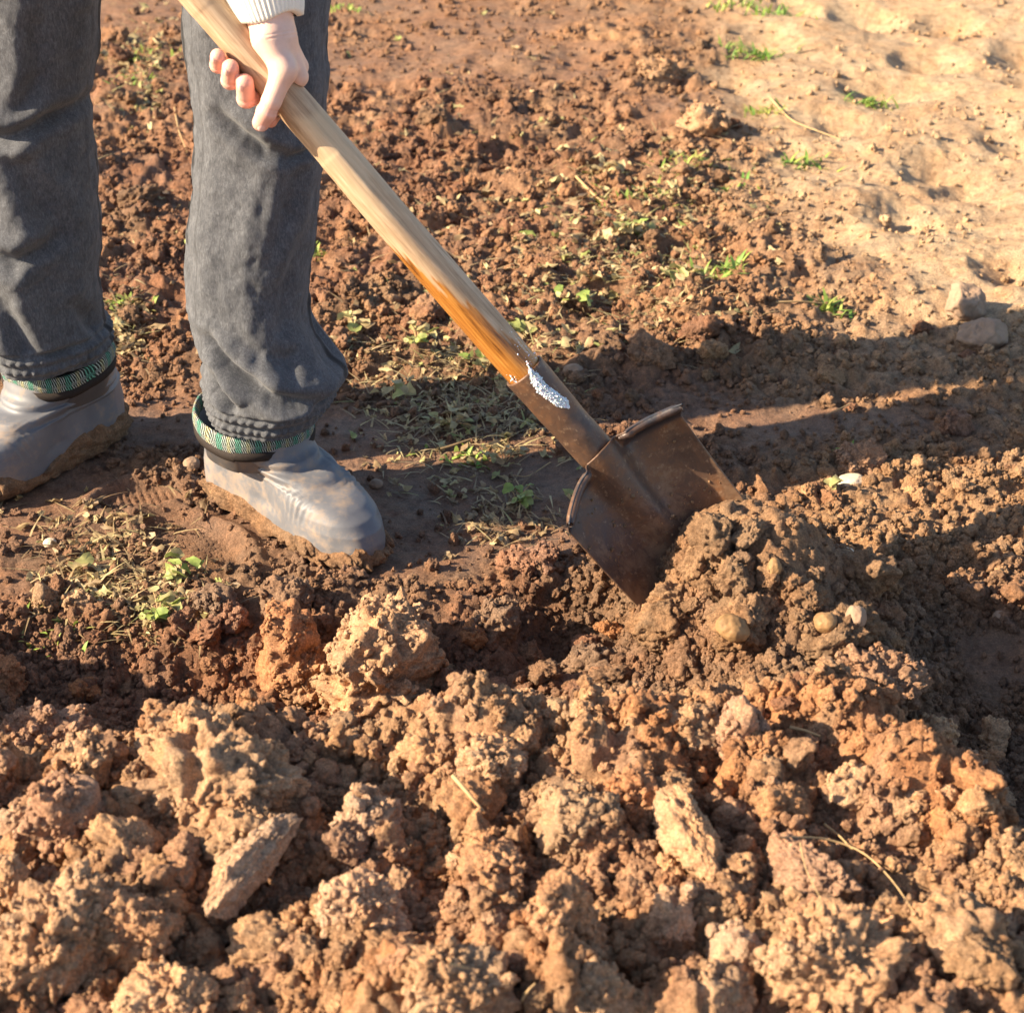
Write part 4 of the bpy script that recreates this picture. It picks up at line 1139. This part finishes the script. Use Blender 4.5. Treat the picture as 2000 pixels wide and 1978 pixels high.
sw_prims = [(HIP + [0, -.03, .14], HIP + [0, -.12, .30], .165, .165), (HIP + [0, -.12, .30], NECK + [0, .03, -.08], .165, .15), (SHL_R, NECK + [0, .02, -.05], .085, .10), (SHL_L, NECK + [0, .02, -.05], .085, .10),
            (SHL_R, ELB_R, .075, .06), (ELB_R, CUFF_TOP, .06, .048), (CUFF_TOP, hp(-150, -95, 2), .048, .043), (SHL_L, ELB_L, .075, .06), (ELB_L, GRIP2 + (ELB_L - GRIP2) * .32, .06, .045)]
vs_, fs_ = coarse(sw_prims, .013, .03)
sweater = part('sweater', vs_, fs_, M_knit, person)
part('ribbed_cuff', vc, fc, M_knit, sweater)
# hair cap
vha, fha = coarse([(HEAD + [0, .025, .045], HEAD + [0, .005, .075], .082, .08), (HEAD + [0, .06, -.02], HEAD + [0, .04, .05], .06, .07)], .010, .02)
part('hair', vha, fha, plain('hair', (.03, .018, .011), .5, nscale=80), body)

# ------------------------------------------------------------------ shovel
shovel = empty('shovel', tuple(C_SH)); tag(shovel, 'old round wooden handled shovel with a rusty brown blade pushed into the soil', 'shovel')
def spart(name, v, f, mat, parent=shovel):
    me = mesh_np(name, v, f); me.transform(Matrix.Translation(-Vector(shovel.location))); return add_obj(name, me, mat, parent)
S_SOCK = C_SH - AX * SH['socket']
def handle():
    a0 = S_SOCK + AX * .06; L = float(np.dot(a0 - O_H, AX)) + .52
    n, nu = 420, 72; th = np.linspace(0, 2 * np.pi, nu, endpoint=False); V, G, Wd = [], [], []
    for i in range(n):
        t = i / (n - 1); s = t * L; c = a0 - AX * s
        r = np.interp(s, [0, .06, .12, .30, .50, L], [.0205, .0218, .0225, .0218, R_H, R_H * .96])
        wv = 1 + .02 * fbm(th * 0 + s * 9, th * .6, octv=2, seed=2) + .012 * np.cos(th * 3 + s * 4)
        if abs(s - (L - .52)) < .10: wv = wv * (1 - .02) 
        rr = r * wv
        # shaved flat facing the camera, just below the hand
        sh = np.dot(c - O_H, AX)
        ang = ((th - .45 + np.pi) % (2 * np.pi)) - np.pi
        cutmask = sstep(.048, .062, sh + .012 * ang ** 2) * sstep(.46, .10, sh)
        lim = r * (.93 - .0) / np.maximum(np.cos(ang), .3)
        kk = (np.cos(ang) > .3) * cutmask
        cut = kk * (rr > lim); rr = np.where(cut > .02, rr * (1 - cut) + np.minimum(rr, lim) * cut, rr)
        c = c + (LV * .0012 * math.sin(s * 4.2) + FV * .001 * math.sin(s * 6)) * min(1, s / .2) * (1 if s < .30 else max(0, 1 - (s - .30) / .1))
        V.append(c + rr[:, None] * (np.cos(th)[:, None] * FV - np.sin(th)[:, None] * LV))
        G.append(np.stack([np.full(nu, s), np.cos(th) * r, np.sin(th) * r], -1))
        # wet stained lower part: reaches further up on the lower-left side
        sw = s - .06
        lside = -np.sin(th)      # +1 on the lower-left side
        lim_s = .125 + .085 * np.clip(lside, -1, 1) - .03 * np.clip(np.cos(th), -1, 1)
        nz = .045 * fbm(th * 0 + s * 20, np.cos(th) * 3 + 4, np.sin(th) * 3 + 2, 4, 8) + .02 * vnoise(s * 5 + th * 0, np.cos(th) * 10, np.sin(th) * 10 + 3, 3)
        wet = sstep(.006, -.006, sw - lim_s - nz)
        Wd.append(np.stack([wet, cutmask * (np.cos(ang) > .55) * sstep(.26, .05, sh), wet * 0], -1))
    V = np.array(V); cap0 = np.repeat(V[-1].mean(0)[None], nu, 0)
    allv = np.concatenate([V, cap0[None]])
    o = spart('handle', allv.reshape(-1, 3), grid_faces(nu, n + 1, True), M_wood)
    for nm, arr in (('grain', G), ('wood', Wd)):
        arr = np.array(arr); arr = np.concatenate([arr, arr[-1:]]).astype(np.float32)
        a = o.data.attributes.new(nm, 'FLOAT_VECTOR', 'POINT'); a.data.foreach_set('vector', arr.ravel())
    return o
handle()
BEND = R(9)
def blade_pt(s, t):
    """s 0..1 from shoulder to tip, t -1..1 across"""
    wd = WIDTH / 2 * np.interp(s, [0, .06, .55, .78, .9, .97, 1], [1.0, .99, .95, .84, .62, .36, .12])
    ln = SH['blade'] * s
    curv = .040 * (t * t) * (1 - .35 * s) - .006 * np.sin(np.pi * s)
    rib = .027 * np.exp(-np.abs(t / (.27 * (1 - .80 * s) + .02)) ** 2.6) * np.clip(1 - s / .72, 0, 1) ** .9
    drop = .020 * (np.abs(t) ** 1.6) * (1 - s) ** 4          # shoulders fall a little
    lip = .024 * np.clip(1 - s / .06, 0, 1) ** 1.5 * sstep(.22, .36, np.abs(t))   # tread rolled forward
    n_ = curv + rib + lip + ln * math.tan(BEND) * .35 * s
    return C_SH[None] + AX * (ln + drop - .004 * np.clip(1 - s / .035, 0, 1))[:, None] + WV * (wd * t)[:, None] + NV * n_[:, None]
def blade():
    ns, nt = 120, 110
    s = np.concatenate([np.linspace(0, .05, 14), np.linspace(.055, 1, ns - 14)]); t = np.linspace(-1, 1, nt)
    S, Tt = np.meshgrid(s, t, indexing='ij'); P = blade_pt(S.ravel(), Tt.ravel()).reshape(ns, nt, 3)
    du = np.gradient(P, axis=0); dv = np.gradient(P, axis=1); nn = np.cross(du, dv); nn /= np.linalg.norm(nn, axis=-1)[..., None] + 1e-12
    if np.mean(nn @ NV) < 0: nn = -nn
    front, back = P + nn * .0009, P - nn * .0009
    fa = grid_faces(nt, ns); N = ns * nt
    edge = np.concatenate([np.arange(nt), np.arange(1, ns) * nt + nt - 1, (ns - 1) * nt + np.arange(nt - 2, -1, -1), np.arange(ns - 2, 0, -1) * nt])
    e2 = np.roll(edge, -1); sidef = np.stack([edge, e2, e2 + N, edge + N], -1)
    v = np.concatenate([front.reshape(-1, 3), back.reshape(-1, 3)])
    o = spart('blade', v, np.concatenate([fa[:, ::-1], fa + N, sidef]), M_rust)
    wr = (sstep(.085, .055, S) * sstep(.25, .36, np.abs(Tt)) * sstep(-.2, .3, fbm(S * 30, Tt * 9, octv=3, seed=4) + .55)).ravel() * .95
    vfloat(o.data, 'worn', np.concatenate([wr, wr])); vfloat(o.data, 'soiled', np.concatenate([S.ravel(), S.ravel()]))
blade()
def treads():
    for sg in (-1, 1):
        t = np.linspace(.27, .985, 40) * sg; c = blade_pt(np.full(40, .012), t) + NV * .003
        r = .0056 * np.interp(np.abs(t), [.27, .36, .9, .985], [.35, 1, 1, .7])
        v, f = tube(c, r, 14); m = len(v); ends = np.array([[k, (k + 1) % 14, m] for k in range(14)] + [[m - 14 + (k + 1) % 14, m - 14 + k, m + 1] for k in range(14)])
        tri = np.concatenate([f[:, [0, 1, 2]], f[:, [0, 2, 3]], ends]); v = np.concatenate([v, c[:1], c[-1:]])
        o = spart('tread', v, tri, M_rust)
        vfloat(o.data, 'worn', np.concatenate([np.clip(.5 + .8 * fbm(v[:, 0] * 40, v[:, 1] * 40, v[:, 2] * 40, 3, 6), 0, 1)]) * (.95 if sg > 0 else .6))
treads()
def blade_crumbs():
    q = np.random.default_rng(21); n = 900
    s_ = np.clip(.05 + .8 * q.random(n) ** .7, 0, 1); t_ = q.uniform(-.95, .95, n)
    k = fbm(s_ * 9, t_ * 4, octv=3, seed=13) + .9 * (s_ - .45) + .25 * np.exp(-(t_ / .3) ** 2) > .12; s_, t_ = s_[k], t_[k]
    r = .0007 * (5.0 ** (q.random(len(s_)) ** 2)); P = blade_pt(s_, t_) + NV * (r * .5)[:, None]
    al = np.ones((len(s_), 4)); al[:, :3] = PAL['ochre'] * q.uniform(.7, 1.1, (len(s_), 1)); al[:, 3] = .2
    tag(gn_scatter('blade_crumbs', P, r, al, P3, 11), 'damp soil crumbs stuck on the face of the shovel blade', 'soil crumbs', kind='stuff')
blade_crumbs()
def socket():
    n, nu = 90, 56; th = np.linspace(0, 2 * np.pi, nu, endpoint=False); V = []
    Ls = SH['socket']
    for i in range(n):
        t = i / (n - 1); s = t * (Ls + .055)
        r = np.interp(s, [0, .02, .06, .10, Ls, Ls + .055], [.0250, .0250, .0240, .0225, .0205, .006])
        c = S_SOCK + AX * s + NV * np.interp(s, [0, Ls * .6, Ls, Ls + .055], [0, 0, .004, .006])
        flat = np.interp(s, [0, Ls * .75, Ls, Ls + .055], [1, 1, .85, .55]); wid = np.interp(s, [0, Ls * .7, Ls, Ls + .055], [1, 1, 1.15, 1.2])
        wv = 1 + .02 * fbm(th * 0 + s * 30, np.cos(th) * 2, np.sin(th) * 2, 2, 6) - .05 * np.exp(-((((th - 2.2) + np.pi) % (2 * np.pi) - np.pi) / .12) ** 2)
        V.append(c + (r * wv)[:, None] * (np.cos(th)[:, None] * NV * flat + np.sin(th)[:, None] * WV * wid))
    V = np.array(V); c0 = V[0].mean(0); inn = c0 + (V[0] - c0) * .90; inn2 = inn + AX * .01; end = np.repeat(V[-1].mean(0)[None], nu, 0)
    allv = np.concatenate([inn2[None], inn[None], V, end[None]])
    o = spart('socket', allv.reshape(-1, 3), grid_faces(nu, len(allv), True), M_rust)
    # spot of blue-black steel along the lower left side
    return o
socket()

# wet snow clinging to the socket and the stained wood
def snow():
    L = []; d, f = ICO[1]; q = np.random.default_rng(4)
    face = nrm(FV * .80 - LV * .60); side = np.cross(AX, face)
    def at(s, a, lift):
        rad = face * np.cos(a)[..., None] + side * np.sin(a)[..., None]
        return S_SOCK + AX * s[..., None] + rad * (.0243 + lift)[..., None]
    def cover(s, a):
        c = .42 + .18 * np.sin(s * 70 + .4); wd = .25 * sstep(-.008, .012, s) * sstep(.068, .050, s) + .02
        return 1 - ((a - c) / wd) ** 2 + .9 * fbm(s * 130, a * 3.2, octv=3, seed=91) - 6 * sstep(.060, .070, s)
    ns, na = 150, 90
    S, A = np.meshgrid(np.linspace(-.012, .092, ns), np.linspace(-1.0, 1.2, na), indexing='ij')
    cv = cover(S, A); g = crumb2(S * 420, A * 10.5, 92); g2 = crumb2(S * 900, A * 22, 93)
    h = .0034 * np.clip(cv, -.2, 1) ** 1 * (.35 + .9 * g) + .0010 * g2 * (cv > 0) - .0006
    P = at(S, A, h); fa = grid_faces(na, ns); keep = (h.ravel()[fa] > -.0004).all(1)
    L.append((P.reshape(-1, 3), np.concatenate([fa[keep][:, [0, 1, 2]], fa[keep][:, [0, 2, 3]]])))
    n = 2600; s_ = q.uniform(-.012, .092, n * 4); a_ = q.uniform(-1, 1.2, n * 4); k = np.where(cover(s_, a_) > -.15)[0][:n]
    pts = at(s_[k], a_[k], .0034 * np.clip(cover(s_[k], a_[k]), 0, 1) * q.random(len(k)))
    s2 = -.004 - .055 * q.random(60) ** 1.6; a2 = q.normal(size=60) * .4 + .1; p2 = at(s2, a2, np.full(60, -.0028))
    s3 = q.normal(size=30) * .004 - .004; a3 = np.where(np.arange(30) % 2, 1.5, -1.1) + q.normal(size=30) * .12; p3 = at(s3, a3, np.full(30, -.001))
    for p in np.concatenate([pts, p2, p3]):
        L.append((p + d * q.uniform(.35, 1.5, (len(d), 1)) * q.uniform(.5, 1.3, 3) * (.0004 + .0009 * q.random() ** 2), f))
    v, f = join_arrays(L); me = mesh_np('snow_patch', v, f, False)
    o = add_obj('snow_patch', me, M_snow); tag(o, 'patch of wet white snow grains stuck on the shovel socket', 'snow', kind='stuff')
snow()

# ------------------------------------------------------------------ stones and pebbles
bpy.context.view_layer.update()
DG = bpy.context.evaluated_depsgraph_get()
def hit_px(u, v):
    ok, loc, *_ = sc.ray_cast(DG, Vector(EYE), Vector(nrm(ray(u, v))))
    return np.array(loc) if ok else ground_px(u, v)

def stone(u, v, hw, hh, mat, label, cat='pebble', name='pebble', seed=0, rough=.16, sub=5, lift=.5, yaw=0.0, tilt=0.0, group=None, cast=False, angular=False):
    p = ground_px(u, v + hh * .4) if not cast else hit_px(u, v); s = depth_of(p) / F
    d, f = ICO[sub]; o = np.random.default_rng(seed).uniform(-9, 9, 3)
    r = 1 + rough * fbm(d[:, 0] * 1.3 + o[0], d[:, 1] * 1.3 + o[1], d[:, 2] * 1.3 + o[2], 3, seed)
    V0 = d * r[:, None]
    if angular: V0, f = clod_arrays(5, 900 + seed, facets=12, crumb=.025, cell=.3, low=.3); V0 = V0 / np.percentile(np.abs(V0), 97, axis=0)
    me = mesh_np(name, V0 * np.array([hw * s, (hw + hh) / 2 * s, hh * s]), f); me.materials.append(mat)
    ob = bpy.data.objects.new(name, me); COL.objects.link(ob)
    ob.matrix_world = Matrix.LocRotScale(Vector((p[0], p[1], hzf(p[0], p[1]) + hh * s * lift) if not cast else tuple(p - ray(u, v) * hh * s * .25)), Matrix(yaw_tilt(yaw, 0, tilt)).to_quaternion(), None)
    tag(ob, label, cat, group); return ob
stone(1432, 1226, 35, 25, M_pebble_ochre, 'large smooth ochre pebble sitting on the front of the spadeful', seed=2, lift=1.3, tilt=.45, cast=True)
stone(1612, 1216, 24, 20, M_pebble_ochre, 'brownish pebble half sunk in the spadeful, right of the large ochre one', seed=3, lift=1.1, cast=True)
stone(1672, 1206, 20, 26, M_stone, 'small upright brown pebble at the right end of the spadeful', seed=4, lift=1.1, cast=True)
stone(1512, 1108, 14, 20, M_pebble_ochre, 'tiny ochre pebble half hidden high on the spadeful', seed=14, lift=1.2, cast=True)
stone(1912, 655, 46, 36, M_stone, 'grey brown rounded stone at the right edge of the sandy ground', 'stone', 'stone', 5, .25, angular=True)
stone(1880, 600, 42, 38, M_stone, 'brown stone leaning behind the rounded one at the right edge', 'stone', 'stone', 6, .3, yaw=.5, tilt=-.5, angular=True)
stone(1665, 930, 27, 14, M_white_stone, 'small whitish stone in front of the ragged brown clod', 'stone', 'stone', 7, .25)
stone(97, 1058, 13, 10, M_white_stone, 'tiny cream pebble on the leafy ground at left', seed=8, rough=.2)
stone(375, 912, 16, 13, M_stone, 'small grey pebble against the heel of the nearer boot', seed=9)
stone(1120, 722, 22, 16, M_stone, 'dull pebble lying just beyond the snowy socket', seed=10, rough=.2)
stone(1655, 1075, 15, 16, M_white_stone, 'pale pebble on the sunlit soil right of the blade', seed=11)
stone(1952, 1200, 14, 15, M_stone, 'brown pebble at the edge of the wet hollow', seed=12)
stone(735, 945, 14, 10, M_stone, 'dark wet pebble beside the toe of the nearer boot', seed=13)

# ------------------------------------------------------------------ plants and litter
def leaf_arr(q, c, size, curl=.5, crumple=0.0):
    """lobed leaf as a small fan"""
    n = 11; a = np.linspace(0, 2 * np.pi, n, endpoint=False)
    r = size * (.65 + .35 * np.abs(np.cos(a * 1.5)) + q.uniform(-.12, .12, n)); el = q.uniform(.45, 1)
    r = r * q.uniform(.55, 1.2, n) if crumple else r
    v = np.stack([np.cos(a) * r, np.sin(a) * r * el * (.6 if crumple else 1), np.zeros(n)], -1); v = np.concatenate([[[0, 0, 0]], v])
    v[:, 2] = curl * (v[:, 1] ** 2) / size - q.uniform(0, .6) * curl * v[:, 0] ** 2 / size + q.uniform(-.1, .1, n + 1) * size * (1 + 2.5 * crumple)
    m = yaw_tilt(q.uniform(0, 6.28), q.normal() * .45, q.normal() * .35)
    f = np.array([[0, 1 + k, 1 + (k + 1) % n] for k in range(n)])
    return v @ m.T + c, f
def blade_arr(q, c, length, width, lean, yaw):
    k = 5; t = np.linspace(0, 1, k); dx = np.array([math.cos(yaw), math.sin(yaw), 0]); sd = np.array([-math.sin(yaw), math.cos(yaw), 0])
    pts = c + np.outer(t ** 1.3 * length * math.sin(lean), dx) + np.outer(t * length * math.cos(lean) * (1 - .35 * t), [0, 0, 1])
    w_ = width * (1 - t ** 2 * .95)
    v = np.concatenate([pts - sd * w_[:, None], pts + sd * w_[:, None]])
    f = np.array([[i, i + 1, k + i + 1] for i in range(k - 1)] + [[i, k + i + 1, k + i] for i in range(k - 1)])
    return v, f
def build_leaves(name, items, ids, mat):
    v, f = join_arrays(items); me = mesh_np(name, v, f)
    vfloat(me, 'leafid', np.concatenate([np.full(len(a), i) for (a, _), i in zip(items, ids)]))
    return add_obj(name, me, mat)
def straw_arr(q, c, L, r, yaw, lift=.002):
    m = 6; t = np.linspace(-.5, .5, m); bend = q.uniform(-.25, .25)
    x = c[0] + L * (t * math.cos(yaw) - bend * t * t * math.sin(yaw)); y = c[1] + L * (t * math.sin(yaw) + bend * t * t * math.cos(yaw))
    z = height(x, y) + lift + r
    z = np.maximum(z, np.linspace(z[0], z[-1], m))
    return tube(np.stack([x, y, z], -1), r * (1 - .5 * np.abs(t) * 1.5), 5)
def litter():
    q = np.random.default_rng(12); items, ids = [], []
    zones = [(1300, (690, 1130), (570, 970), .66), (260, (190, 310), (550, 740), .6), (420, (60, 460), (1075, 1260), .6), (200, (860, 1120), (950, 1090), .3), (1250, (950, 1520), (250, 690), .80),
             (260, (190, 350), (10, 260), .9), (500, (190, 1450), (30, 720), .55), (60, (620, 800), (660, 720), .3), (220, (0, 400), (950, 1130), .4), (40, (1150, 1500), (560, 720), .4), (60, (190, 600), (380, 560), .5)]
    for n, us, vs, g in zones:
        for k in range(n):
            cu, cv = (us[0] + us[1]) / 2, (vs[0] + vs[1]) / 2
            u = cu + np.clip(q.normal() * .45, -1, 1) * (us[1] - us[0]) / 2; v = cv + np.clip(q.normal() * .45, -1, 1) * (vs[1] - vs[0]) / 2
            p = ground_px(u, v); z = hzf(p[0], p[1]); c = np.array([p[0], p[1], z + .004])
            if any(((p[0] - c_[0]) ** 2 + (p[1] - c_[1]) ** 2) < (.9 * wd_) ** 2 for c_, d_, l_, wd_ in FOOT): continue
            if q.random() < .5:
                items.append(leaf_arr(q, c, q.uniform(.004, .0145) * (1.35 if v < 700 else 1), q.uniform(-.6, .9), 1.0))
                ids.append(float(np.clip(q.normal() * .20 + g * .62, 0, .93)))
            else:
                items.append(blade_arr(q, c - [0, 0, .003], q.uniform(.015, .05), q.uniform(.0007, .0018), q.uniform(1.0, 1.5), q.uniform(0, 6.28)))
                ids.append(float(np.clip(q.normal() * .2 + g * .6, 0, 1)))
    tag(build_leaves('leaf_litter', items, ids, M_litter), 'trampled withered leaves and stems pressed into the soil', 'leaf litter', kind='stuff')
litter()
def tuft(u, v, n, L, green, label, spread=.03, group=None):
    q = np.random.default_rng(int(u * 7 + v)); p = ground_px(u, v); items, ids = [], []
    n = int(n * 1.9)
    for k in range(n):
        x, y = p[0] + q.normal() * spread * 1.15, p[1] + q.normal() * spread * .7
        items.append(blade_arr(q, np.array([x, y, hzf(x, y) - .002]), L * q.uniform(.5, 1.2), q.uniform(.0020, .0042), q.uniform(.3, 1.4), q.uniform(0, 6.28))); ids.append(float(np.clip(green + q.normal() * .25, 0, 1)))
    o = build_leaves('grass_tuft', items, ids, M_grass); tag(o, label, 'grass tuft', group)
for a in [
 (1480, 108, 46, .05, .75, 'largest bright green tuft at the top of the sandy ground', .035),
 (1700, 205, 22, .05, .7, 'flattened green tuft alone on the open pale sand', .03),
 (1490, 222, 20, .035, .25, 'yellow green tuft beside the long straw on the sand', .02),
 (1565, 320, 26, .035, .7, 'small green tuft below the long straw on the sand', .02),
 (1440, 365, 24, .025, .85, 'low leafy green tuft among brown crumbs at the sand edge', .018),
 (1405, 545, 26, .04, .55, 'green tuft with one broad pale blade pointing right', .022),
 (1622, 600, 16, .04, .6, 'thin upright tuft on the sandy slope above the shadow', .012),
 (1345, 330, 26, .03, .3, 'yellowish tuft left of the low leafy green one', .03),
 (1240, 400, 36, .028, .25, 'spread yellow green tuft under the thick straw behind the handle', .04),
 (1510, 30, 20, .05, .7, 'green tuft near the top edge above the largest tuft', .03),
 (1440, 12, 18, .05, .55, 'blurred tuft cut by the top edge', .03),
 (275, 120, 34, .03, .35, 'mossy yellow green tuft between the legs near the top', .04),
 (250, 165, 20, .025, .6, 'darker green tuft below the mossy one between the legs', .03),
 (655, 22, 20, .03, .55, 'dull green tuft at the top right of the nearer leg', .03),
 (612, 505, 14, .03, .5, 'small tuft against the right side of the nearer leg', .012),
 (235, 600, 26, .025, .4, 'yellow green tuft by the right side of the farther leg', .025),
 (80, 1235, 16, .03, .3, 'sparse yellow green tuft at the left edge of the leafy ground', .025),
 (915, 890, 22, .025, .55, 'shaded tuft of green blades in the leg shadow', .02),
 (1648, 880, 10, .022, .65, 'few green blades beside the ragged brown clod', .008)]:
    tuft(*a)
def weed(u, v, n, size, hue, label, spread=.022):
    q = np.random.default_rng(int(u + v)); p = ground_px(u, v); items, ids = [], []
    c0 = np.array([p[0], p[1], hzf(p[0], p[1])])
    t_ = empty('weed_plant', tuple(c0)); tag(t_, label, 'weed')
    for k in range(n):
        a = q.uniform(0, 6.28); rr = spread * q.uniform(.3, 1); c = np.array([math.cos(a) * rr, math.sin(a) * rr, .010 + q.uniform(0, .012)])
        lv, lf = leaf_arr(q, c, size * q.uniform(.6, 1.1), q.uniform(.2, .9)); sv, sf = tube([[0, 0, -.004], c * .5 + [0, 0, .006], c], .0007, 5)
        me = mesh_np('leaf', lv, lf); vfloat(me, 'leafid', np.full(len(lv), float(np.clip(hue + q.normal() * .18, 0, 1)))); add_obj('leaf', me, M_litter, t_)
        add_obj('stem', mesh_np('stem', sv, sf), M_straw, t_)
weed(1012, 985, 11, .012, .92, 'small weed with bright lobed green leaves on the mud left of the blade')
weed(880, 835, 12, .011, .62, 'wilted pale weed half lit at the edge of the leg shadow', .03)
weed(360, 1120, 12, .012, .78, 'flattened pale green weed on the leafy ground below the bootprint', .028)
weed(310, 1195, 12, .013, .85, 'green grey wilted weed nearest the heap on the leafy ground', .03)
weed(160, 1120, 4, .014, .58, 'yellow withered leaf pair standing on the leafy ground at left', .008)
weed(950, 720, 11, .012, .82, 'cluster of dull green leaves behind the stained part of the handle', .035)
weed(1620, 955, 3, .014, .75, 'fallen yellow green leaf beside the whitish stone', .010)
for a in [(815, 690, 13, .013, .72, 'pale green flattened weed just right of the nearer trouser knee bulge'), (705, 645, 12, .013, .55, 'yellowish withered weed above the bulge of the nearer trouser leg'),
          (1020, 640, 13, .013, .66, 'weed with pale curled leaves right of the stained wood'), (1120, 600, 12, .014, .80, 'green leaved weed further right of the stained wood'),
          (770, 775, 11, .011, .60, 'withered weed on the edge of the leg shadow beside the trouser cuff'), (985, 905, 10, .010, .55, 'brown green weed in the shadow left of the socket bend'),
          (1230, 470, 12, .015, .62, 'yellow green weed below the thick straw'), (1330, 560, 12, .014, .70, 'low weed left of the tuft with the broad pale blade'),
          (1185, 350, 11, .014, .55, 'blurred yellowish weed at the upper end of the thick straw')]:
    weed(*a, spread=.032)
def stem_thing(name, px, r, label, cat, mat=M_straw, lift=.006):
    pts = []
    for (u, v, l) in px: p = hit_px(u, v); pts.append([p[0], p[1] - l * .25, p[2] + l * .35])
    pts = np.array(pts); t = np.linspace(0, 1, 16); tp = np.linspace(0, 1, len(pts))
    sm = np.stack([np.interp(t, tp, pts[:, k]) for k in range(3)], -1)
    for _ in range(3): sm[1:-1] = (sm[:-2] + sm[1:-1] * 2 + sm[2:]) / 4
    v, f = tube(sm, r * .62 * np.interp(t, [0, .5, 1], [1, .85, .5]), 7); o = add_obj(name, mesh_np(name, v, f), mat); tag(o, label, cat); return o
stem_thing('straw', [(1125, 348, .012), (1170, 395, .012), (1265, 448, .010)], .0042, 'thick dry straw lying behind the middle of the handle', 'straw')
stem_thing('straw', [(1505, 195, .01), (1545, 240, .012), (1642, 275, .008)], .0038, 'long bent pale straw on the edge of the sand', 'straw')
stem_thing('straw', [(342, 215, .02), (350, 260, .02), (366, 300, .006)], .0028, 'upright straw between the two legs', 'straw')
stem_thing('straw', [(860, 880, .012), (890, 872, .016), (935, 855, .010)], .0030, 'dead brown stem lying in the leg shadow', 'straw')
stem_thing('straw', [(1515, 592, .006), (1560, 590, .006), (1612, 594, .004)], .0030, 'short straight straw left of the thin upright tuft', 'straw')
stem_thing('straw', [(885, 1522, .030), (912, 1552, .026), (945, 1588, .014)], .0036, 'thick dry plant stub sticking out of the heap middle', 'plant stub')
stem_thing('straw', [(880, 1895, .070), (920, 1905, .070)], .0016, 'short straw across the round crumb crusted clod', 'straw')
stem_thing('straw', [(1010, 1975, .02), (1030, 1940, .03), (1045, 1925, .03)], .0020, 'bent straw at the bottom edge left of the rough tan clod', 'straw')
stem_thing('dry_root', [(1520, 1640, .02), (1600, 1640, .028), (1680, 1665, .03), (1740, 1725, .03), (1790, 1800, .02)], .0017, 'longest dry root curving over the right of the heap', 'root')
stem_thing('dry_root', [(1605, 1615, .03), (1635, 1640, .035), (1660, 1665, .03)], .0018, 'short forked looking root crossing the longest dry root', 'root')
stem_thing('dry_root', [(1560, 1650, .02), (1570, 1700, .02), (1600, 1760, .02)], .0011, 'thin root hanging down left of the longest dry root', 'root')
stem_thing('straw', [(1540, 1425, .02), (1570, 1432, .022), (1600, 1442, .018)], .0030, 'stubby straw under the red brown clay hump', 'straw')
stem_thing('straw', [(1075, 905, .01), (1030, 935, .012), (1000, 930, .008)], .0014, 'thin curled stem beside the socket in the shadow', 'straw')
stem_thing('straw', [(1660, 790, .006), (1640, 800, .008), (1612, 812, .004)], .0016, 'dark thin straw in the shadow at right', 'straw')
print('objects', len(bpy.data.objects))
